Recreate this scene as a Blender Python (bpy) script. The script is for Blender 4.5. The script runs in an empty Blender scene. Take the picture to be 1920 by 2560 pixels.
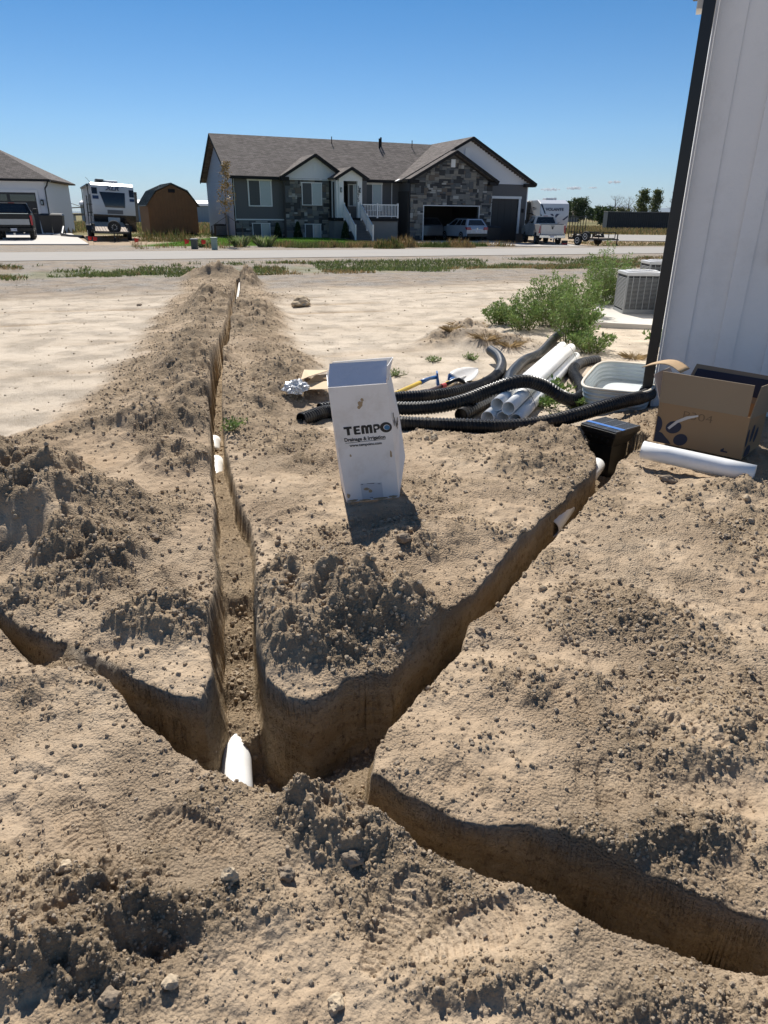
import bpy, bmesh, math, random
import numpy as np
from mathutils import Vector, Matrix, noise as mnoise
random.seed(7); rng = np.random.default_rng(11)
R = math.radians; PI = math.pi
SC = bpy.context.scene; COL = SC.collection

# ------------------------------------------------------------------ camera, sky, sun, exposure
H = 1.55; FPX = 1720.0; PITCH = math.atan(740/1720); ROLL = 0.010
cam = bpy.data.cameras.new('camera'); cam.sensor_fit = 'VERTICAL'; cam.sensor_height = 36.0
cam.lens = 36.0*FPX/2560.0; cam.clip_start = 0.05; cam.clip_end = 60000
camo = bpy.data.objects.new('camera', cam); COL.objects.link(camo); SC.camera = camo
camo.matrix_world = Matrix.Translation((0, 0, H)) @ Matrix.Rotation(PI/2-PITCH, 4, 'X') @ Matrix.Rotation(ROLL, 4, 'Z')
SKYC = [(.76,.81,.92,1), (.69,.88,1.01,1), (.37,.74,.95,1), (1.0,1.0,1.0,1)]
SUN_EL, SUN_AZ = 48.0, -15.0          # azimuth measured from +Y towards +X
W = bpy.data.worlds.new('World'); SC.world = W; W.use_nodes = True
wn = W.node_tree; bg = wn.nodes['Background']
sky = wn.nodes.new('ShaderNodeTexSky'); sky.sky_type = 'NISHITA'; sky.sun_disc = False
sky.sun_elevation = R(SUN_EL); sky.sun_rotation = R(SUN_AZ)
sky.altitude = 1400; sky.air_density = 1.0; sky.dust_density = 0.0; sky.ozone_density = 4.0
# hue correction by height above the horizon; upper sky left stronger as added fill
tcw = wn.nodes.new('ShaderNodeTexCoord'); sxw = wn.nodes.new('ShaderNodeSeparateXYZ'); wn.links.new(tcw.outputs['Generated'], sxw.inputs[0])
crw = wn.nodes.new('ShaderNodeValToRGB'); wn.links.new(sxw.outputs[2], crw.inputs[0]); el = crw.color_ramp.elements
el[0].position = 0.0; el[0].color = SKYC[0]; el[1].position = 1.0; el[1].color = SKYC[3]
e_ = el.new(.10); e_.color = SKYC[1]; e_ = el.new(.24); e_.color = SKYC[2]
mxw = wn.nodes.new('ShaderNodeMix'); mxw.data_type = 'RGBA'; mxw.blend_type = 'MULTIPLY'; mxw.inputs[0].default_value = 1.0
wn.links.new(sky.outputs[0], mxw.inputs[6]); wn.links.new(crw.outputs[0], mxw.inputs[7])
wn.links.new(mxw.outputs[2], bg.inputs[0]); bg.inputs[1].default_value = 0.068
sd = bpy.data.lights.new('sun', 'SUN'); sd.energy = 5.0; sd.angle = R(0.53); sd.color = (1.0, 0.95, 0.87)
so = bpy.data.objects.new('sun', sd); COL.objects.link(so)
sdir = Vector((math.sin(R(SUN_AZ))*math.cos(R(SUN_EL)), math.cos(R(SUN_AZ))*math.cos(R(SUN_EL)), math.sin(R(SUN_EL))))
so.rotation_euler = sdir.to_track_quat('Z', 'Y').to_euler(); so.location = (0, 0, 30)
SC.view_settings.view_transform = 'Standard'; SC.view_settings.look = 'None'
SC.view_settings.exposure = 0.50; SC.view_settings.gamma = 1.0; SC.view_settings.use_curve_mapping = False

# ------------------------------------------------------------------ survey helpers (photo pixel -> point on a plane of the place)
_c, _s = math.cos(PITCH), math.sin(PITCH)
def ray(px, py):
    u = px-960; v = 1280-py
    u, v = u*math.cos(ROLL)-v*math.sin(ROLL), u*math.sin(ROLL)+v*math.cos(ROLL)
    return (u/FPX, _c+v/FPX*_s, -_s+v/FPX*_c)
def G(px, py, z=0.):                  # point on the level z
    d = ray(px, py); t = (z-H)/d[2]; return (d[0]*t, d[1]*t)
def G3(px, py, z=0.):
    x, y = G(px, py, z); return Vector((x, y, z))
def A(px, py, Y):                     # point on the upright plane y = Y
    d = ray(px, py); t = Y/d[1]; return Vector((d[0]*t, Y, H+d[2]*t))
K = 1920/1659.
def D(x, y, z=0.): return G(x*K, y*K, z)
def D3(x, y, z=0.): return G3(x*K, y*K, z)

# ------------------------------------------------------------------ objects and materials
def link(o, parent=None):
    COL.objects.link(o)
    if parent is not None: o.parent = parent
    return o
def tag(o, label=None, cat=None, group=None, kind=None):
    if label: o['label'] = label
    if cat: o['category'] = cat
    if group: o['group'] = group
    if kind: o['kind'] = kind
    return o
def thing(name, label, cat, loc=(0, 0, 0), rz=0., group=None, rx=0., ry=0.):
    o = bpy.data.objects.new(name, None); link(o); o.location = loc; o.rotation_euler = (rx, ry, rz); o.empty_display_size = .2
    return tag(o, label, cat, group)
def copy_tree(o, parent=None):
    c = o.copy(); COL.objects.link(c)
    if parent is not None: c.parent = parent
    for ch in list(o.children): copy_tree(ch, c)
    return c
def mk(name, verts, faces, mat, parent=None, smooth=False, bevel=0., cols=None):
    me = bpy.data.meshes.new(name); me.from_pydata([tuple(v) for v in verts], [], faces)
    if bevel > 0:
        bm = bmesh.new(); bm.from_mesh(me)
        ed = [e for e in bm.edges if len(e.link_faces) == 2 and e.calc_face_angle(0) > .45]
        bmesh.ops.bevel(bm, geom=ed, offset=bevel, segments=2, affect='EDGES', profile=.6, clamp_overlap=True)
        bm.to_mesh(me); bm.free()
    if smooth: me.polygons.foreach_set('use_smooth', [True]*len(me.polygons))
    if isinstance(mat, (list, tuple)):
        for m in mat: me.materials.append(m)
    elif mat: me.materials.append(mat)
    me.update()
    return link(bpy.data.objects.new(name, me), parent)
class MB:
    def __init__(s): s.v = []; s.f = []
    def add(s, vs, fs):
        n = len(s.v); s.v += [tuple(v) for v in vs]; s.f += [tuple(i+n for i in f) for f in fs]; return s
    def box(s, x0, x1, y0, y1, z0, z1):
        return s.add([(x0,y0,z0),(x1,y0,z0),(x1,y1,z0),(x0,y1,z0),(x0,y0,z1),(x1,y0,z1),(x1,y1,z1),(x0,y1,z1)],
                     [(0,3,2,1),(4,5,6,7),(0,1,5,4),(1,2,6,5),(2,3,7,6),(3,0,4,7)])
    def hexa(s, b, t):                # four bottom points, four top points (counter-clockwise from above)
        return s.add(list(b)+list(t), [(0,3,2,1),(4,5,6,7),(0,1,5,4),(1,2,6,5),(2,3,7,6),(3,0,4,7)])
    def bar(s, p, q, w, h=None, up=(0, 0, 1)):
        h = h or w; p = Vector(p); q = Vector(q); d = (q-p).normalized(); u = Vector(up)
        if abs(d.dot(u)) > .98: u = Vector((1, 0, 0))
        a = d.cross(u).normalized()*w/2; b = a.cross(d).normalized()*h/2
        return s.add([p-a-b,p+a-b,p+a+b,p-a+b,q-a-b,q+a-b,q+a+b,q-a+b], [(0,3,2,1),(4,5,6,7),(0,1,5,4),(1,2,6,5),(2,3,7,6),(3,0,4,7)])
    def prism(s, poly, axis, a, b):   # 2-D outline swept along an axis
        n = len(poly)
        def P(u, v, w): return {'x': (w, u, v), 'y': (u, w, v), 'z': (u, v, w)}[axis]
        vs = [P(u, v, a) for u, v in poly]+[P(u, v, b) for u, v in poly]
        return s.add(vs, [tuple(range(n)), tuple(range(2*n-1, n-1, -1))]+[(i, i+n, (i+1) % n+n, (i+1) % n) for i in range(n)])
    def tube(s, pts, rad, n=10, cap=True, squash=None):
        pts = [Vector(p) for p in pts]; rr = rad if isinstance(rad, (list, tuple)) else [rad]*len(pts)
        base = len(s.v); ref = None
        for i, p in enumerate(pts):
            d = (pts[min(i+1, len(pts)-1)]-pts[max(i-1, 0)]).normalized()
            if ref is None:
                ref = Vector((0, 0, 1)) if abs(d.z) < .9 else Vector((1, 0, 0))
            a = (ref-d*ref.dot(d)).normalized(); ref = a; b = d.cross(a)
            for k in range(n):
                t = 2*PI*k/n; s.v.append(tuple(p+(a*math.cos(t)+b*math.sin(t))*rr[i]))
        for i in range(len(pts)-1):
            for k in range(n):
                q = base+i*n; s.f.append((q+k, q+(k+1) % n, q+n+(k+1) % n, q+n+k))
        if cap:
            s.f.append(tuple(base+k for k in range(n-1, -1, -1))); e = base+(len(pts)-1)*n; s.f.append(tuple(e+k for k in range(n)))
        return s
    def pipe(s, p, q, r, t=.004, n=20, seg=1):  # open-ended pipe with wall thickness
        p = Vector(p); q = Vector(q); L = [p.lerp(q, i/seg) for i in range(seg+1)]
        b0 = len(s.v); s.tube(L, r, n, cap=False); b1 = len(s.v); s.tube(L, r-t, n, cap=False)
        m = (seg+1)*n
        s.f = s.f[:len(s.f)-seg*n]+[tuple(reversed(f)) for f in s.f[len(s.f)-seg*n:]]
        for k in range(n):
            k2 = (k+1) % n
            s.f.append((b0+k2, b0+k, b1+k, b1+k2)); e0 = b0+seg*n; e1 = b1+seg*n
            s.f.append((e0+k, e0+k2, e1+k2, e1+k))
        return s
    def lathe(s, prof, c=(0, 0, 0), axis='z', n=20):   # (radius, height) pairs
        base = len(s.v)
        for r, h in prof:
            for k in range(n):
                t = 2*PI*k/n; u, v = r*math.cos(t), r*math.sin(t)
                w = {'z': (u, v, h), 'x': (h, u, v), 'y': (v, h, u)}[axis]; s.v.append((c[0]+w[0], c[1]+w[1], c[2]+w[2]))
        for i in range(len(prof)-1):
            for k in range(n):
                q = base+i*n; s.f.append((q+k, q+(k+1) % n, q+n+(k+1) % n, q+n+k))
        s.f.append(tuple(base+k for k in range(n-1, -1, -1))); e = base+(len(prof)-1)*n; s.f.append(tuple(e+k for k in range(n)))
        return s
    def build(s, name, mat, parent=None, smooth=False, bevel=0.): return mk(name, s.v, s.f, mat, parent, smooth, bevel)

def principled(name):
    m = bpy.data.materials.new(name); m.use_nodes = True; nt = m.node_tree
    return m, nt, nt.nodes['Principled BSDF']
def N(nt, t, **kw):
    n = nt.nodes.new(t)
    for k, v in kw.items():
        if k.startswith('i_'): n.inputs[k[2:].replace('_', ' ')].default_value = v
        else: setattr(n, k, v)
    return n
MATS = {}
def mat(name, c, rough=.6, metal=0., var=.12, vs=6., bump=.0, bs=40., spec=.5, dirt=None, ds=1.5, coat=0., world=False, trans=0.):
    if name in MATS: return MATS[name]
    m, nt, b = principled(name); Lk = nt.links.new
    b.inputs['Roughness'].default_value = rough; b.inputs['Metallic'].default_value = metal
    b.inputs['Specular IOR Level'].default_value = spec; b.inputs['Coat Weight'].default_value = coat
    if trans: b.inputs['Transmission Weight'].default_value = trans
    tc = N(nt, 'ShaderNodeTexCoord'); co = tc.outputs['Object']
    if world: co = N(nt, 'ShaderNodeNewGeometry').outputs['Position']
    nz = N(nt, 'ShaderNodeTexNoise', i_Scale=vs, i_Detail=5., i_Roughness=.6); Lk(co, nz.inputs['Vector'])
    mx = N(nt, 'ShaderNodeMix', data_type='RGBA')
    mx.inputs[6].default_value = (c[0]*(1-var), c[1]*(1-var), c[2]*(1-var), 1); mx.inputs[7].default_value = (min(1, c[0]*(1+var)), min(1, c[1]*(1+var)), min(1, c[2]*(1+var)), 1)
    Lk(nz.outputs[0], mx.inputs[0]); out = mx.outputs[2]
    if dirt:
        n2 = N(nt, 'ShaderNodeTexNoise', i_Scale=ds, i_Detail=8., i_Roughness=.7); Lk(co, n2.inputs['Vector'])
        rp = N(nt, 'ShaderNodeMapRange'); rp.inputs[1].default_value = .5; rp.inputs[2].default_value = .72; rp.inputs[4].default_value = dirt[3]
        Lk(n2.outputs[0], rp.inputs[0]); m2 = N(nt, 'ShaderNodeMix', data_type='RGBA'); Lk(rp.outputs[0], m2.inputs[0]); Lk(out, m2.inputs[6])
        m2.inputs[7].default_value = (*dirt[:3], 1); out = m2.outputs[2]
    Lk(out, b.inputs['Base Color'])
    if bump:
        n3 = N(nt, 'ShaderNodeTexNoise', i_Scale=bs, i_Detail=6.); Lk(co, n3.inputs['Vector'])
        bp = N(nt, 'ShaderNodeBump', i_Strength=bump, i_Distance=.01); Lk(n3.outputs[0], bp.inputs['Height']); Lk(bp.outputs[0], b.inputs['Normal'])
    MATS[name] = m; return m
def leafmat(name, sat=1., rough=.55, tr=.25):     # foliage: colour from the blade's own attribute, some light through the leaf
    m, nt, b = principled(name); at = N(nt, 'ShaderNodeVertexColor'); at.layer_name = 'col'
    nt.links.new(at.outputs[0], b.inputs['Base Color']); b.inputs['Roughness'].default_value = rough; b.inputs['Specular IOR Level'].default_value = .25
    tl = N(nt, 'ShaderNodeBsdfTranslucent'); nt.links.new(at.outputs[0], tl.inputs[0]); ms = N(nt, 'ShaderNodeMixShader'); ms.inputs[0].default_value = tr
    nt.links.new(b.outputs[0], ms.inputs[1]); nt.links.new(tl.outputs[0], ms.inputs[2]); nt.links.new(ms.outputs[0], nt.nodes['Material Output'].inputs[0])
    MATS[name] = m; return m
LEAF = leafmat('leaf')
def arr_mesh(name, V, F, mat, parent=None, smooth=False, cols=None, attrs=None):
    V = np.asarray(V, np.float32); F = np.asarray(F, np.int32); k = F.shape[1]
    me = bpy.data.meshes.new(name); me.vertices.add(len(V)); me.vertices.foreach_set('co', V.ravel())
    me.loops.add(F.size); me.loops.foreach_set('vertex_index', F.ravel()); me.polygons.add(len(F))
    me.polygons.foreach_set('loop_start', np.arange(0, F.size, k, dtype=np.int32))
    if smooth: me.polygons.foreach_set('use_smooth', np.ones(len(F), bool))
    for nm, c in ((attrs or {}) if cols is None else dict(attrs or {}, col=cols)).items():
        a = me.color_attributes.new(nm, 'FLOAT_COLOR', 'POINT')
        c = np.asarray(c, np.float32)
        if c.shape[1] == 3: c = np.c_[c, np.ones(len(c), np.float32)]
        a.data.foreach_set('color', c.ravel())
    me.materials.append(mat); me.update(calc_edges=True); me.validate()
    return link(bpy.data.objects.new(name, me), parent)
def text(name, body, size, mat, parent, loc, rot, depth=.0015, bold=0., align='CENTER', shear=0., sx=1.):
    cu = bpy.data.curves.new(name, 'FONT'); cu.body = body; cu.size = size; cu.extrude = depth; cu.offset = bold; cu.align_x = align; cu.align_y = 'CENTER'; cu.shear = shear; cu.resolution_u = 4
    o = bpy.data.objects.new('t', cu); COL.objects.link(o); bpy.context.view_layer.update()
    me = bpy.data.meshes.new_from_object(o.evaluated_get(bpy.context.evaluated_depsgraph_get())); bpy.data.objects.remove(o)
    me.materials.clear(); me.materials.append(mat); ob = bpy.data.objects.new(name, me); link(ob, parent)
    me.transform(Matrix.Translation(loc) @ rot @ Matrix.Diagonal((sx, 1, 1, 1))); me.update(); return ob
FRONT = Matrix.Rotation(PI/2, 4, 'X')     # lettering upright, read from -y
# ------------------------------------------------------------------ noise
def hsh(ix, iy, s):
    h = (ix.astype(np.int64)*374761393+iy.astype(np.int64)*668265263+s*974634777) & 0xffffffff
    h = ((h ^ (h >> 13))*1274126177) & 0xffffffff
    return ((h ^ (h >> 16)) & 0xffffff).astype(np.float32)/16777216.
def vn(x, y, s=0):
    ix = np.floor(x); iy = np.floor(y); fx = (x-ix).astype(np.float32); fy = (y-iy).astype(np.float32)
    fx = fx*fx*fx*(fx*(fx*6-15)+10); fy = fy*fy*fy*(fy*(fy*6-15)+10)
    a = hsh(ix, iy, s); b = hsh(ix+1, iy, s); c = hsh(ix, iy+1, s); d = hsh(ix+1, iy+1, s)
    return (a+(b-a)*fx+(c-a)*fy+(a-b-c+d)*fx*fy)*2-1
def fbm(x, y, sc, oct=4, s=0, g=.5):
    r = 0; a = 1.; t = 0
    for o in range(oct):
        ca, sa = math.cos(o*1.1+.3), math.sin(o*1.1+.3)
        r = r+a*vn((x*ca-y*sa)/sc+o*17.3, (x*sa+y*ca)/sc-o*9.1, s+o); t += a; a *= g; sc *= .5
    return r/t
def clods(x, y, cell, dens, s=0, rmin=.18, rmax=.48):    # rounded lumps, in metres
    gx = x/cell; gy = y/cell; ix = np.floor(gx); iy = np.floor(gy); best = np.zeros_like(gx, dtype=np.float32)
    for dx in (-1, 0, 1):
        for dy in (-1, 0, 1):
            cx = ix+dx; cy = iy+dy; r = rmin+(rmax-rmin)*hsh(cx, cy, s+3)**2
            px = cx+.5+(hsh(cx, cy, s)-.5)*.9; py = cy+.5+(hsh(cx, cy, s+1)-.5)*.9
            on = hsh(cx, cy, s+2) < dens
            d2 = (gx-px)**2+(gy-py)**2
            best = np.maximum(best, np.where(on, np.sqrt(np.maximum(r*r-d2, 0)), 0))
    return best*cell
def sstep(a, b, x):
    t = np.clip((x-a)/(b-a), 0, 1); return t*t*(3-2*t)

# ------------------------------------------------------------------ plan of the excavation (outline of the trench lips)
SZ = .08
NEAR = [(-330,1130),(-150,1240),(0,1345),(70,1428),(150,1438),(240,1475),(320,1555),(400,1612),(480,1658),(560,1690),(610,1712),(660,1712),(720,1730),(800,1748),(900,1790),(1000,1838),(1100,1875),(1200,1912),(1300,1968),(1400,2010),(1480,2035),(1560,2050),(1659,2085),(1900,2190),(2200,2340)]
FAR_ = [(2200,2170),(1900,2045),(1659,1948),(1500,1897),(1400,1858),(1250,1800),(1150,1760),(1000,1735),(880,1692),(805,1650),(803,1600),(830,1553),(900,1480),(985,1398),(1020,1330),(1100,1262),(1180,1172),(1240,1100),(1292,1045),(1331,1007),(1345,975),(1387,950)]
BL = [(1253,938),(1270,950),(1289,976),(1290,1005),(1210,1070),(1150,1130),(1060,1225),(1015,1268),(931,1347),(881,1393),(845,1440),(794,1440),(744,1451),(705,1478),(665,1500),(620,1490),(578,1459),(562,1390),(557,1320),(555,1255),(545,1130),(512,1058)]
AR = [(563,1106),(557,1022),(558,949),(561,883),(573,853),(580,802),(595,759),(602,700)]
AL = [(590,700),(579,759),(565,811),(547,847),(533,883),(525,949),(522,1000),(524,1082),(525,1172),(535,1248)]
AL2 = [(458,1140),(462,1210),(458,1290),(452,1370),(455,1440),(430,1500),(400,1500),(330,1470),(262,1445),(240,1415),(215,1400),(190,1395),(150,1380),(80,1350),(0,1312),(-150,1215),(-330,1095)]
def _d(l, z=SZ): return [G(x*K, y*K, z) for x, y in l]
OUT = _d(NEAR)+_d(FAR_)+[(1.97,4.93),(1.82,5.20),(1.46,5.16)]+_d(BL)+[G(x, y, SZ) for x, y in AR+AL]+_d(AL2)
OUTN = np.array(OUT)
def poly_sdf(x, y, P):
    n = len(P); d = np.full(x.shape, 1e9, np.float32); ins = np.zeros(x.shape, bool)
    for i in range(n):
        ax, ay = P[i]; bx, by = P[(i+1) % n]; ex, ey = bx-ax, by-ay; wx = x-ax; wy = y-ay
        t = np.clip((wx*ex+wy*ey)/(ex*ex+ey*ey+1e-9), 0, 1); dx = wx-ex*t; dy = wy-ey*t
        d = np.minimum(d, dx*dx+dy*dy)
        c = ((ay > y) != (by > y)) & (x < (bx-ax)*(y-ay)/(by-ay+1e-12)+ax); ins ^= c
    d = np.sqrt(d); return np.where(ins, -d, d)
# floor heights at marked spots, (photo x, y, z)
FL = [(690,1960,-.36),(600,1890,-.33),(820,1900,-.30),(900,1810,-.24),(1000,1800,-.28),(590,1790,-.16),(560,1800,-.17),(620,1800,-.17),(550,1950,-.34),(640,1955,-.36),(590,1700,-.17),(590,1560,-.13),(590,1470,-.05),(570,1400,-.04),(560,1250,-.12),(545,1100,-.20),(545,950,-.25),(590,760,-.35),(598,700,-.25),
      (1300,1430,-.34),(1150,1600,-.36),(1420,1260,-.27),(1500,1180,-.25),(1370,1330,-.20),(1330,1390,-.27),(1100,2080,-.42),(1500,2270,-.46),(1900,2420,-.48),(420,1790,-.36),(230,1650,.03),(270,1680,.0),(100,1610,-.42),(-100,1500,-.5),(520,1820,-.36),(935,1960,-.16),(900,1985,-.12)]
FLP = np.array([(*G(x, y, min(z, 0)), z) for x, y, z in FL])
def floor_z(x, y):
    w = 0; t = 0
    for px, py, z in FLP:
        q = 1/(((x-px)**2+(y-py)**2)**1.5+1e-4); w = w+q; t = t+q*z
    return t/w
# spoil heaps: photo (1659 wide) x, y, radius x, radius y (m), height, turn
HEAP = [(50,1120,.60,.34,.32,-12),(200,1225,.27,.16,.13,-20),(250,1120,.2,.12,.04,0),(330,1345,.2,.12,.09,0),(60,1290,.3,.12,.05,0),(385,1370,.12,.10,.05,0),(300,930,.45,.3,.12,0),(385,1000,.25,.2,.10,0),(425,790,.36,.8,.20,8),(460,660,.36,2.4,.24,10),(400,860,.34,.35,.16,0),(418,730,.3,.3,.10,0),(395,925,.22,.18,.08,0),
        (545,690,.36,1.8,.18,10),(600,830,.40,.8,.14,0),(530,900,.22,.4,.08,0),(590,760,.3,.3,.07,0),(640,960,.3,.25,.05,0),(700,1000,.25,.12,.05,0),(465,597,.6,.45,.30,0),(535,612,.22,.9,.28,9),(600,640,.4,1.,.05,0),
        (640,1290,.25,.15,.09,0),(720,1330,.32,.17,.14,0),(840,1340,.25,.15,.06,0),(610,1400,.14,.12,.07,0),(665,1420,.13,.08,.03,0),(735,1400,.18,.10,.035,0),(870,1180,.3,.12,.05,0),(1000,1150,.35,.15,.05,0),(1160,1000,.35,.12,.05,0),(1200,940,.3,.2,.05,0),
        (1380,1340,.35,.16,.04,0),(1500,1600,.3,.14,.05,0),(1180,1480,.3,.14,.04,0),(1550,1800,.25,.08,.035,0),(1350,1800,.2,.06,.03,0),(1400,930,.35,.3,.04,0),(1600,1060,.25,.12,.05,0),(1350,895,.2,.2,.02,0),
        (690,1745,.10,.06,.06,0),(640,1770,.07,.06,.03,0),(760,1810,.12,.06,.05,0),(200,1930,.16,.07,.07,0),(60,2080,.2,.08,.09,0),(330,1990,.12,.06,.05,0),(300,2060,.07,.035,-.035,0),(360,2035,.05,.03,-.03,0),(140,2130,.08,.05,-.035,0),(130,1480,.25,.1,.04,0),
        (540,1960,.1,.06,.03,0),(1000,2100,.2,.06,.03,0),(1500,2150,.2,.06,.03,0),(700,1960,.25,.08,-.02,0),(1000,728,.40,.32,.20,0),(1080,742,.50,.30,.15,0),(950,738,.3,.25,.10,0),(1330,790,.3,.25,.05,0)]
FOOT = [(*D(x, y, .08), R(a)) for x, y, a in [(1235, 1500, 15), (1010, 1985, -70), (270, 1880, 60), (180, 1790, 40), (1480, 1560, 30), (1330, 1690, -20), (1120, 1330, 20), (690, 1010, -60), (620, 1110, -40), (1540, 1330, 10), (330, 1240, 50), (860, 1960, -30), (420, 1790, 70), (1010, 1060, 20)]]
HP = [(*D(x, y, .05), rx, ry, h, R(a)) for x, y, rx, ry, h, a in HEAP]
RC, RS = math.cos(R(22)), math.sin(R(22))
def road_d(x, y): return -x*RS+y*RC
SPOIL = [D(x, y, 0.) for x, y in [(400,596),(330,690),(290,750),(180,850),(60,920),(-60,960)]]+[(-4.5,4.4),(-4.5,-3),(6,-3),(6,5.2)]+[D(x, y, 0.) for x, y in [(1659,850),(1420,870),(1280,905),(1000,940),(720,925),(700,800),(650,740),(605,655),(560,603)]]
def far_z(x, y): return -.22*sstep(-6, 2, x)*sstep(36, 42, road_d(x, y))-.20*sstep(7.5, 11, x)*sstep(36, 42, road_d(x, y))*(1-sstep(70, 85, y))
def ditch(x, y):
    rd = road_d(x, y); return -.10*np.exp(-((rd-22.8)/1.5)**2)+.03*sstep(25, 27.4, rd)*(1-sstep(34, 36, rd))
def ground(x, y, fine=True):
    x = np.asarray(x, np.float32); y = np.asarray(y, np.float32); rd = road_d(x, y)
    wx = x+.011*fbm(x, y, .22, 3, 51, .4)+.004*fbm(x, y, .04, 2, 52); wy = y+.011*fbm(x, y, .22, 3, 71, .4)+.004*fbm(x, y, .04, 2, 72)
    sd_ = np.full(x.shape, 5., np.float32); k = (y < 22.5) & (y > -3) & (x > -9) & (x < 6)
    if k.any(): sd_[k] = poly_sdf(wx[k], wy[k], OUT)
    sp = np.full(x.shape, -5., np.float32)
    kk = (y < 22) & (y > -9) & (x > -9) & (x < 9)
    if kk.any(): sp[kk] = -poly_sdf(x[kk]+.25*fbm(x[kk], y[kk], .8, 4, 5), y[kk]+.25*fbm(x[kk], y[kk], .8, 4, 6), SPOIL)
    spoil = sstep(-.10, .30, sp)
    heap = 0; hl = 0
    for hx, hy, rx, ry, h, a in HP:
        ca, sa = math.cos(a), math.sin(a); u = ((x-hx)*ca+(y-hy)*sa)/rx; v = (-(x-hx)*sa+(y-hy)*ca)/ry
        g = np.exp(-(u*u+v*v)**1.25*.8); heap = heap+1.12*h*g*(1+.6*fbm(x, y, min(rx, ry)*.6, 3, 9, .6)); hl = np.maximum(hl, g*min(1, abs(h)*14))
    near = 1-sstep(4, 9, y)
    n1 = fbm(x, y, .75, 3, 21); n2 = fbm(x, y, .24, 3, 31); n3 = fbm(x, y, .07, 3, 41)
    loose = sstep(.20, .62, .30+.85*fbm(x, y, .42, 4, 91)+.25*n3+.75*hl-.10+.22*sstep(4.2, 6.5, y))*spoil
    loose = np.clip(np.maximum(loose, np.clip(hl*1.5-.25, 0, 1)*(1-spoil)*.9), 0, 1); road_m = sstep(25.5, 27, rd)*(1-sstep(34, 35.5, rd))
    z = far_z(x, y)+ditch(x, y)+spoil*(.05+.036*n1+.026*n2+.010*n3)+(1-spoil)*(1-road_m)*(.006*n1+.002*n2+.0015*n3)+heap
    # boot prints pressed into the loose soil
    fp = np.zeros(x.shape, np.float32); fz_ = np.zeros(x.shape, np.float32)
    for hx, hy, a in FOOT:
        ca, sa = math.cos(a), math.sin(a); u = (x-hx)*ca+(y-hy)*sa; v = -(x-hx)*sa+(y-hy)*ca
        wv = .048-.012*np.clip(-v/.14, -1, 1); g = sstep(1.15, .85, np.sqrt((u/wv)**2+(v/.145)**4)); fp = np.maximum(fp, g); fz_ = np.where(g > .02, -.011*g+.0035*g*np.sin(v*2*PI/.021+np.abs(u)*90), fz_)
    z = z+fz_*spoil; loose = loose*(1-.85*fp)
    # wheel ruts across the bare lot
    rt = 0
    for q0, am in ((8.3, .5), (9.9, .6), (11.6, 1.), (13.2, 1.), (14.6, .8), (15.9, .8), (17.2, 1.)): rt = rt+am*np.exp(-((rd+.35*np.sin(x*.22+q0)+.12*fbm(x, y, 2., 2, 141)-q0)/.13)**2)*np.clip(.5+1.3*fbm(x, y, 1.6, 3, int(q0*10)), 0, 1)
    rt = rt*(1-spoil)*(1-road_m); z = z-.022*rt
    z = z-spoil*.010*sstep(.25, .6, fbm(x*1.6, y, .16, 2, 131))
    fine_z = 0; tw = .036-.014*sstep(2.3, 3.2, y); sdn = sd_/tw; ins0 = sstep(.10, -1, sdn)
    if fine:
        k2 = y < 26
        c = np.zeros(x.shape, np.float32); xx = x[k2]; yy = y[k2]
        c[k2] = clods(xx, yy, .0155, .85, 11)*1.0
        c2 = np.zeros_like(c); c2[k2] = clods(xx+.3, yy, .033, .5, 23, .12, .44)
        c3 = np.zeros_like(c); c3[k2] = np.maximum(clods(xx, yy+.7, .062, .45, 37, .10, .38), 0)*np.clip(hl[k2]*1.5-.2, 0, 1)
        fine_z = (1-fp)*(1-ins0)*loose*0+(1-.8*fp)*(1-ins0)*(loose*(c+c2*.95+c3*.95+.010*n3)+(1-loose)*spoil*((c*.50+c2*.22)*(.35+.65*sstep(-.25, .3, fbm(x, y, .3, 3, 47)))+.005*fbm(x, y, .03, 2, 45))+(1-spoil)*c*.16)
    surf = z+fine_z
    lip = np.exp(-np.maximum(sd_, 0)/.025); surf = surf-.009*lip*spoil
    fz = floor_z(x, y)+.02*fbm(x, y, .15, 3, 101)
    if fine:
        fz = fz+.9*(c+c2)*sstep(-.95, -1.3, sdn)
    ins = sstep(.004, -1, sdn) if False else ins0
    surf = surf*(1-ins)+np.minimum(fz, surf)*ins
    wall = sstep(.1, -.2, sdn)*sstep(-1.35, -.8, sdn)
    infl = sstep(-.8, -1.35, sdn)
    return surf, spoil, loose, wall, sd_, infl, rt
def gz(x, y): return float(ground(np.array([x]), np.array([y]), False)[0][0])

rows = [-30, -12, -6, -3, -1.5, -.6, -.1, .2, .4]
yv = .5
while yv < 25: rows.append(yv); yv *= 1.0042
while yv < 75: rows.append(yv); yv += .45
while yv < 9000: rows.append(yv); yv *= 1.22
rows.append(30000)
sv = list(np.linspace(-1, 1, 800)); e = 1.
ext = []
while e < 60: e = e*1.12+.01; ext.append(e)
sv = [-q for q in reversed(ext)]+sv+ext
YY, SS = np.meshgrid(np.array(rows, np.float32), np.array(sv, np.float32), indexing='ij')
XX = np.clip(SS*(np.maximum(YY, .2)*.63+.46), -31000+SS, 31000+SS)
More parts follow.
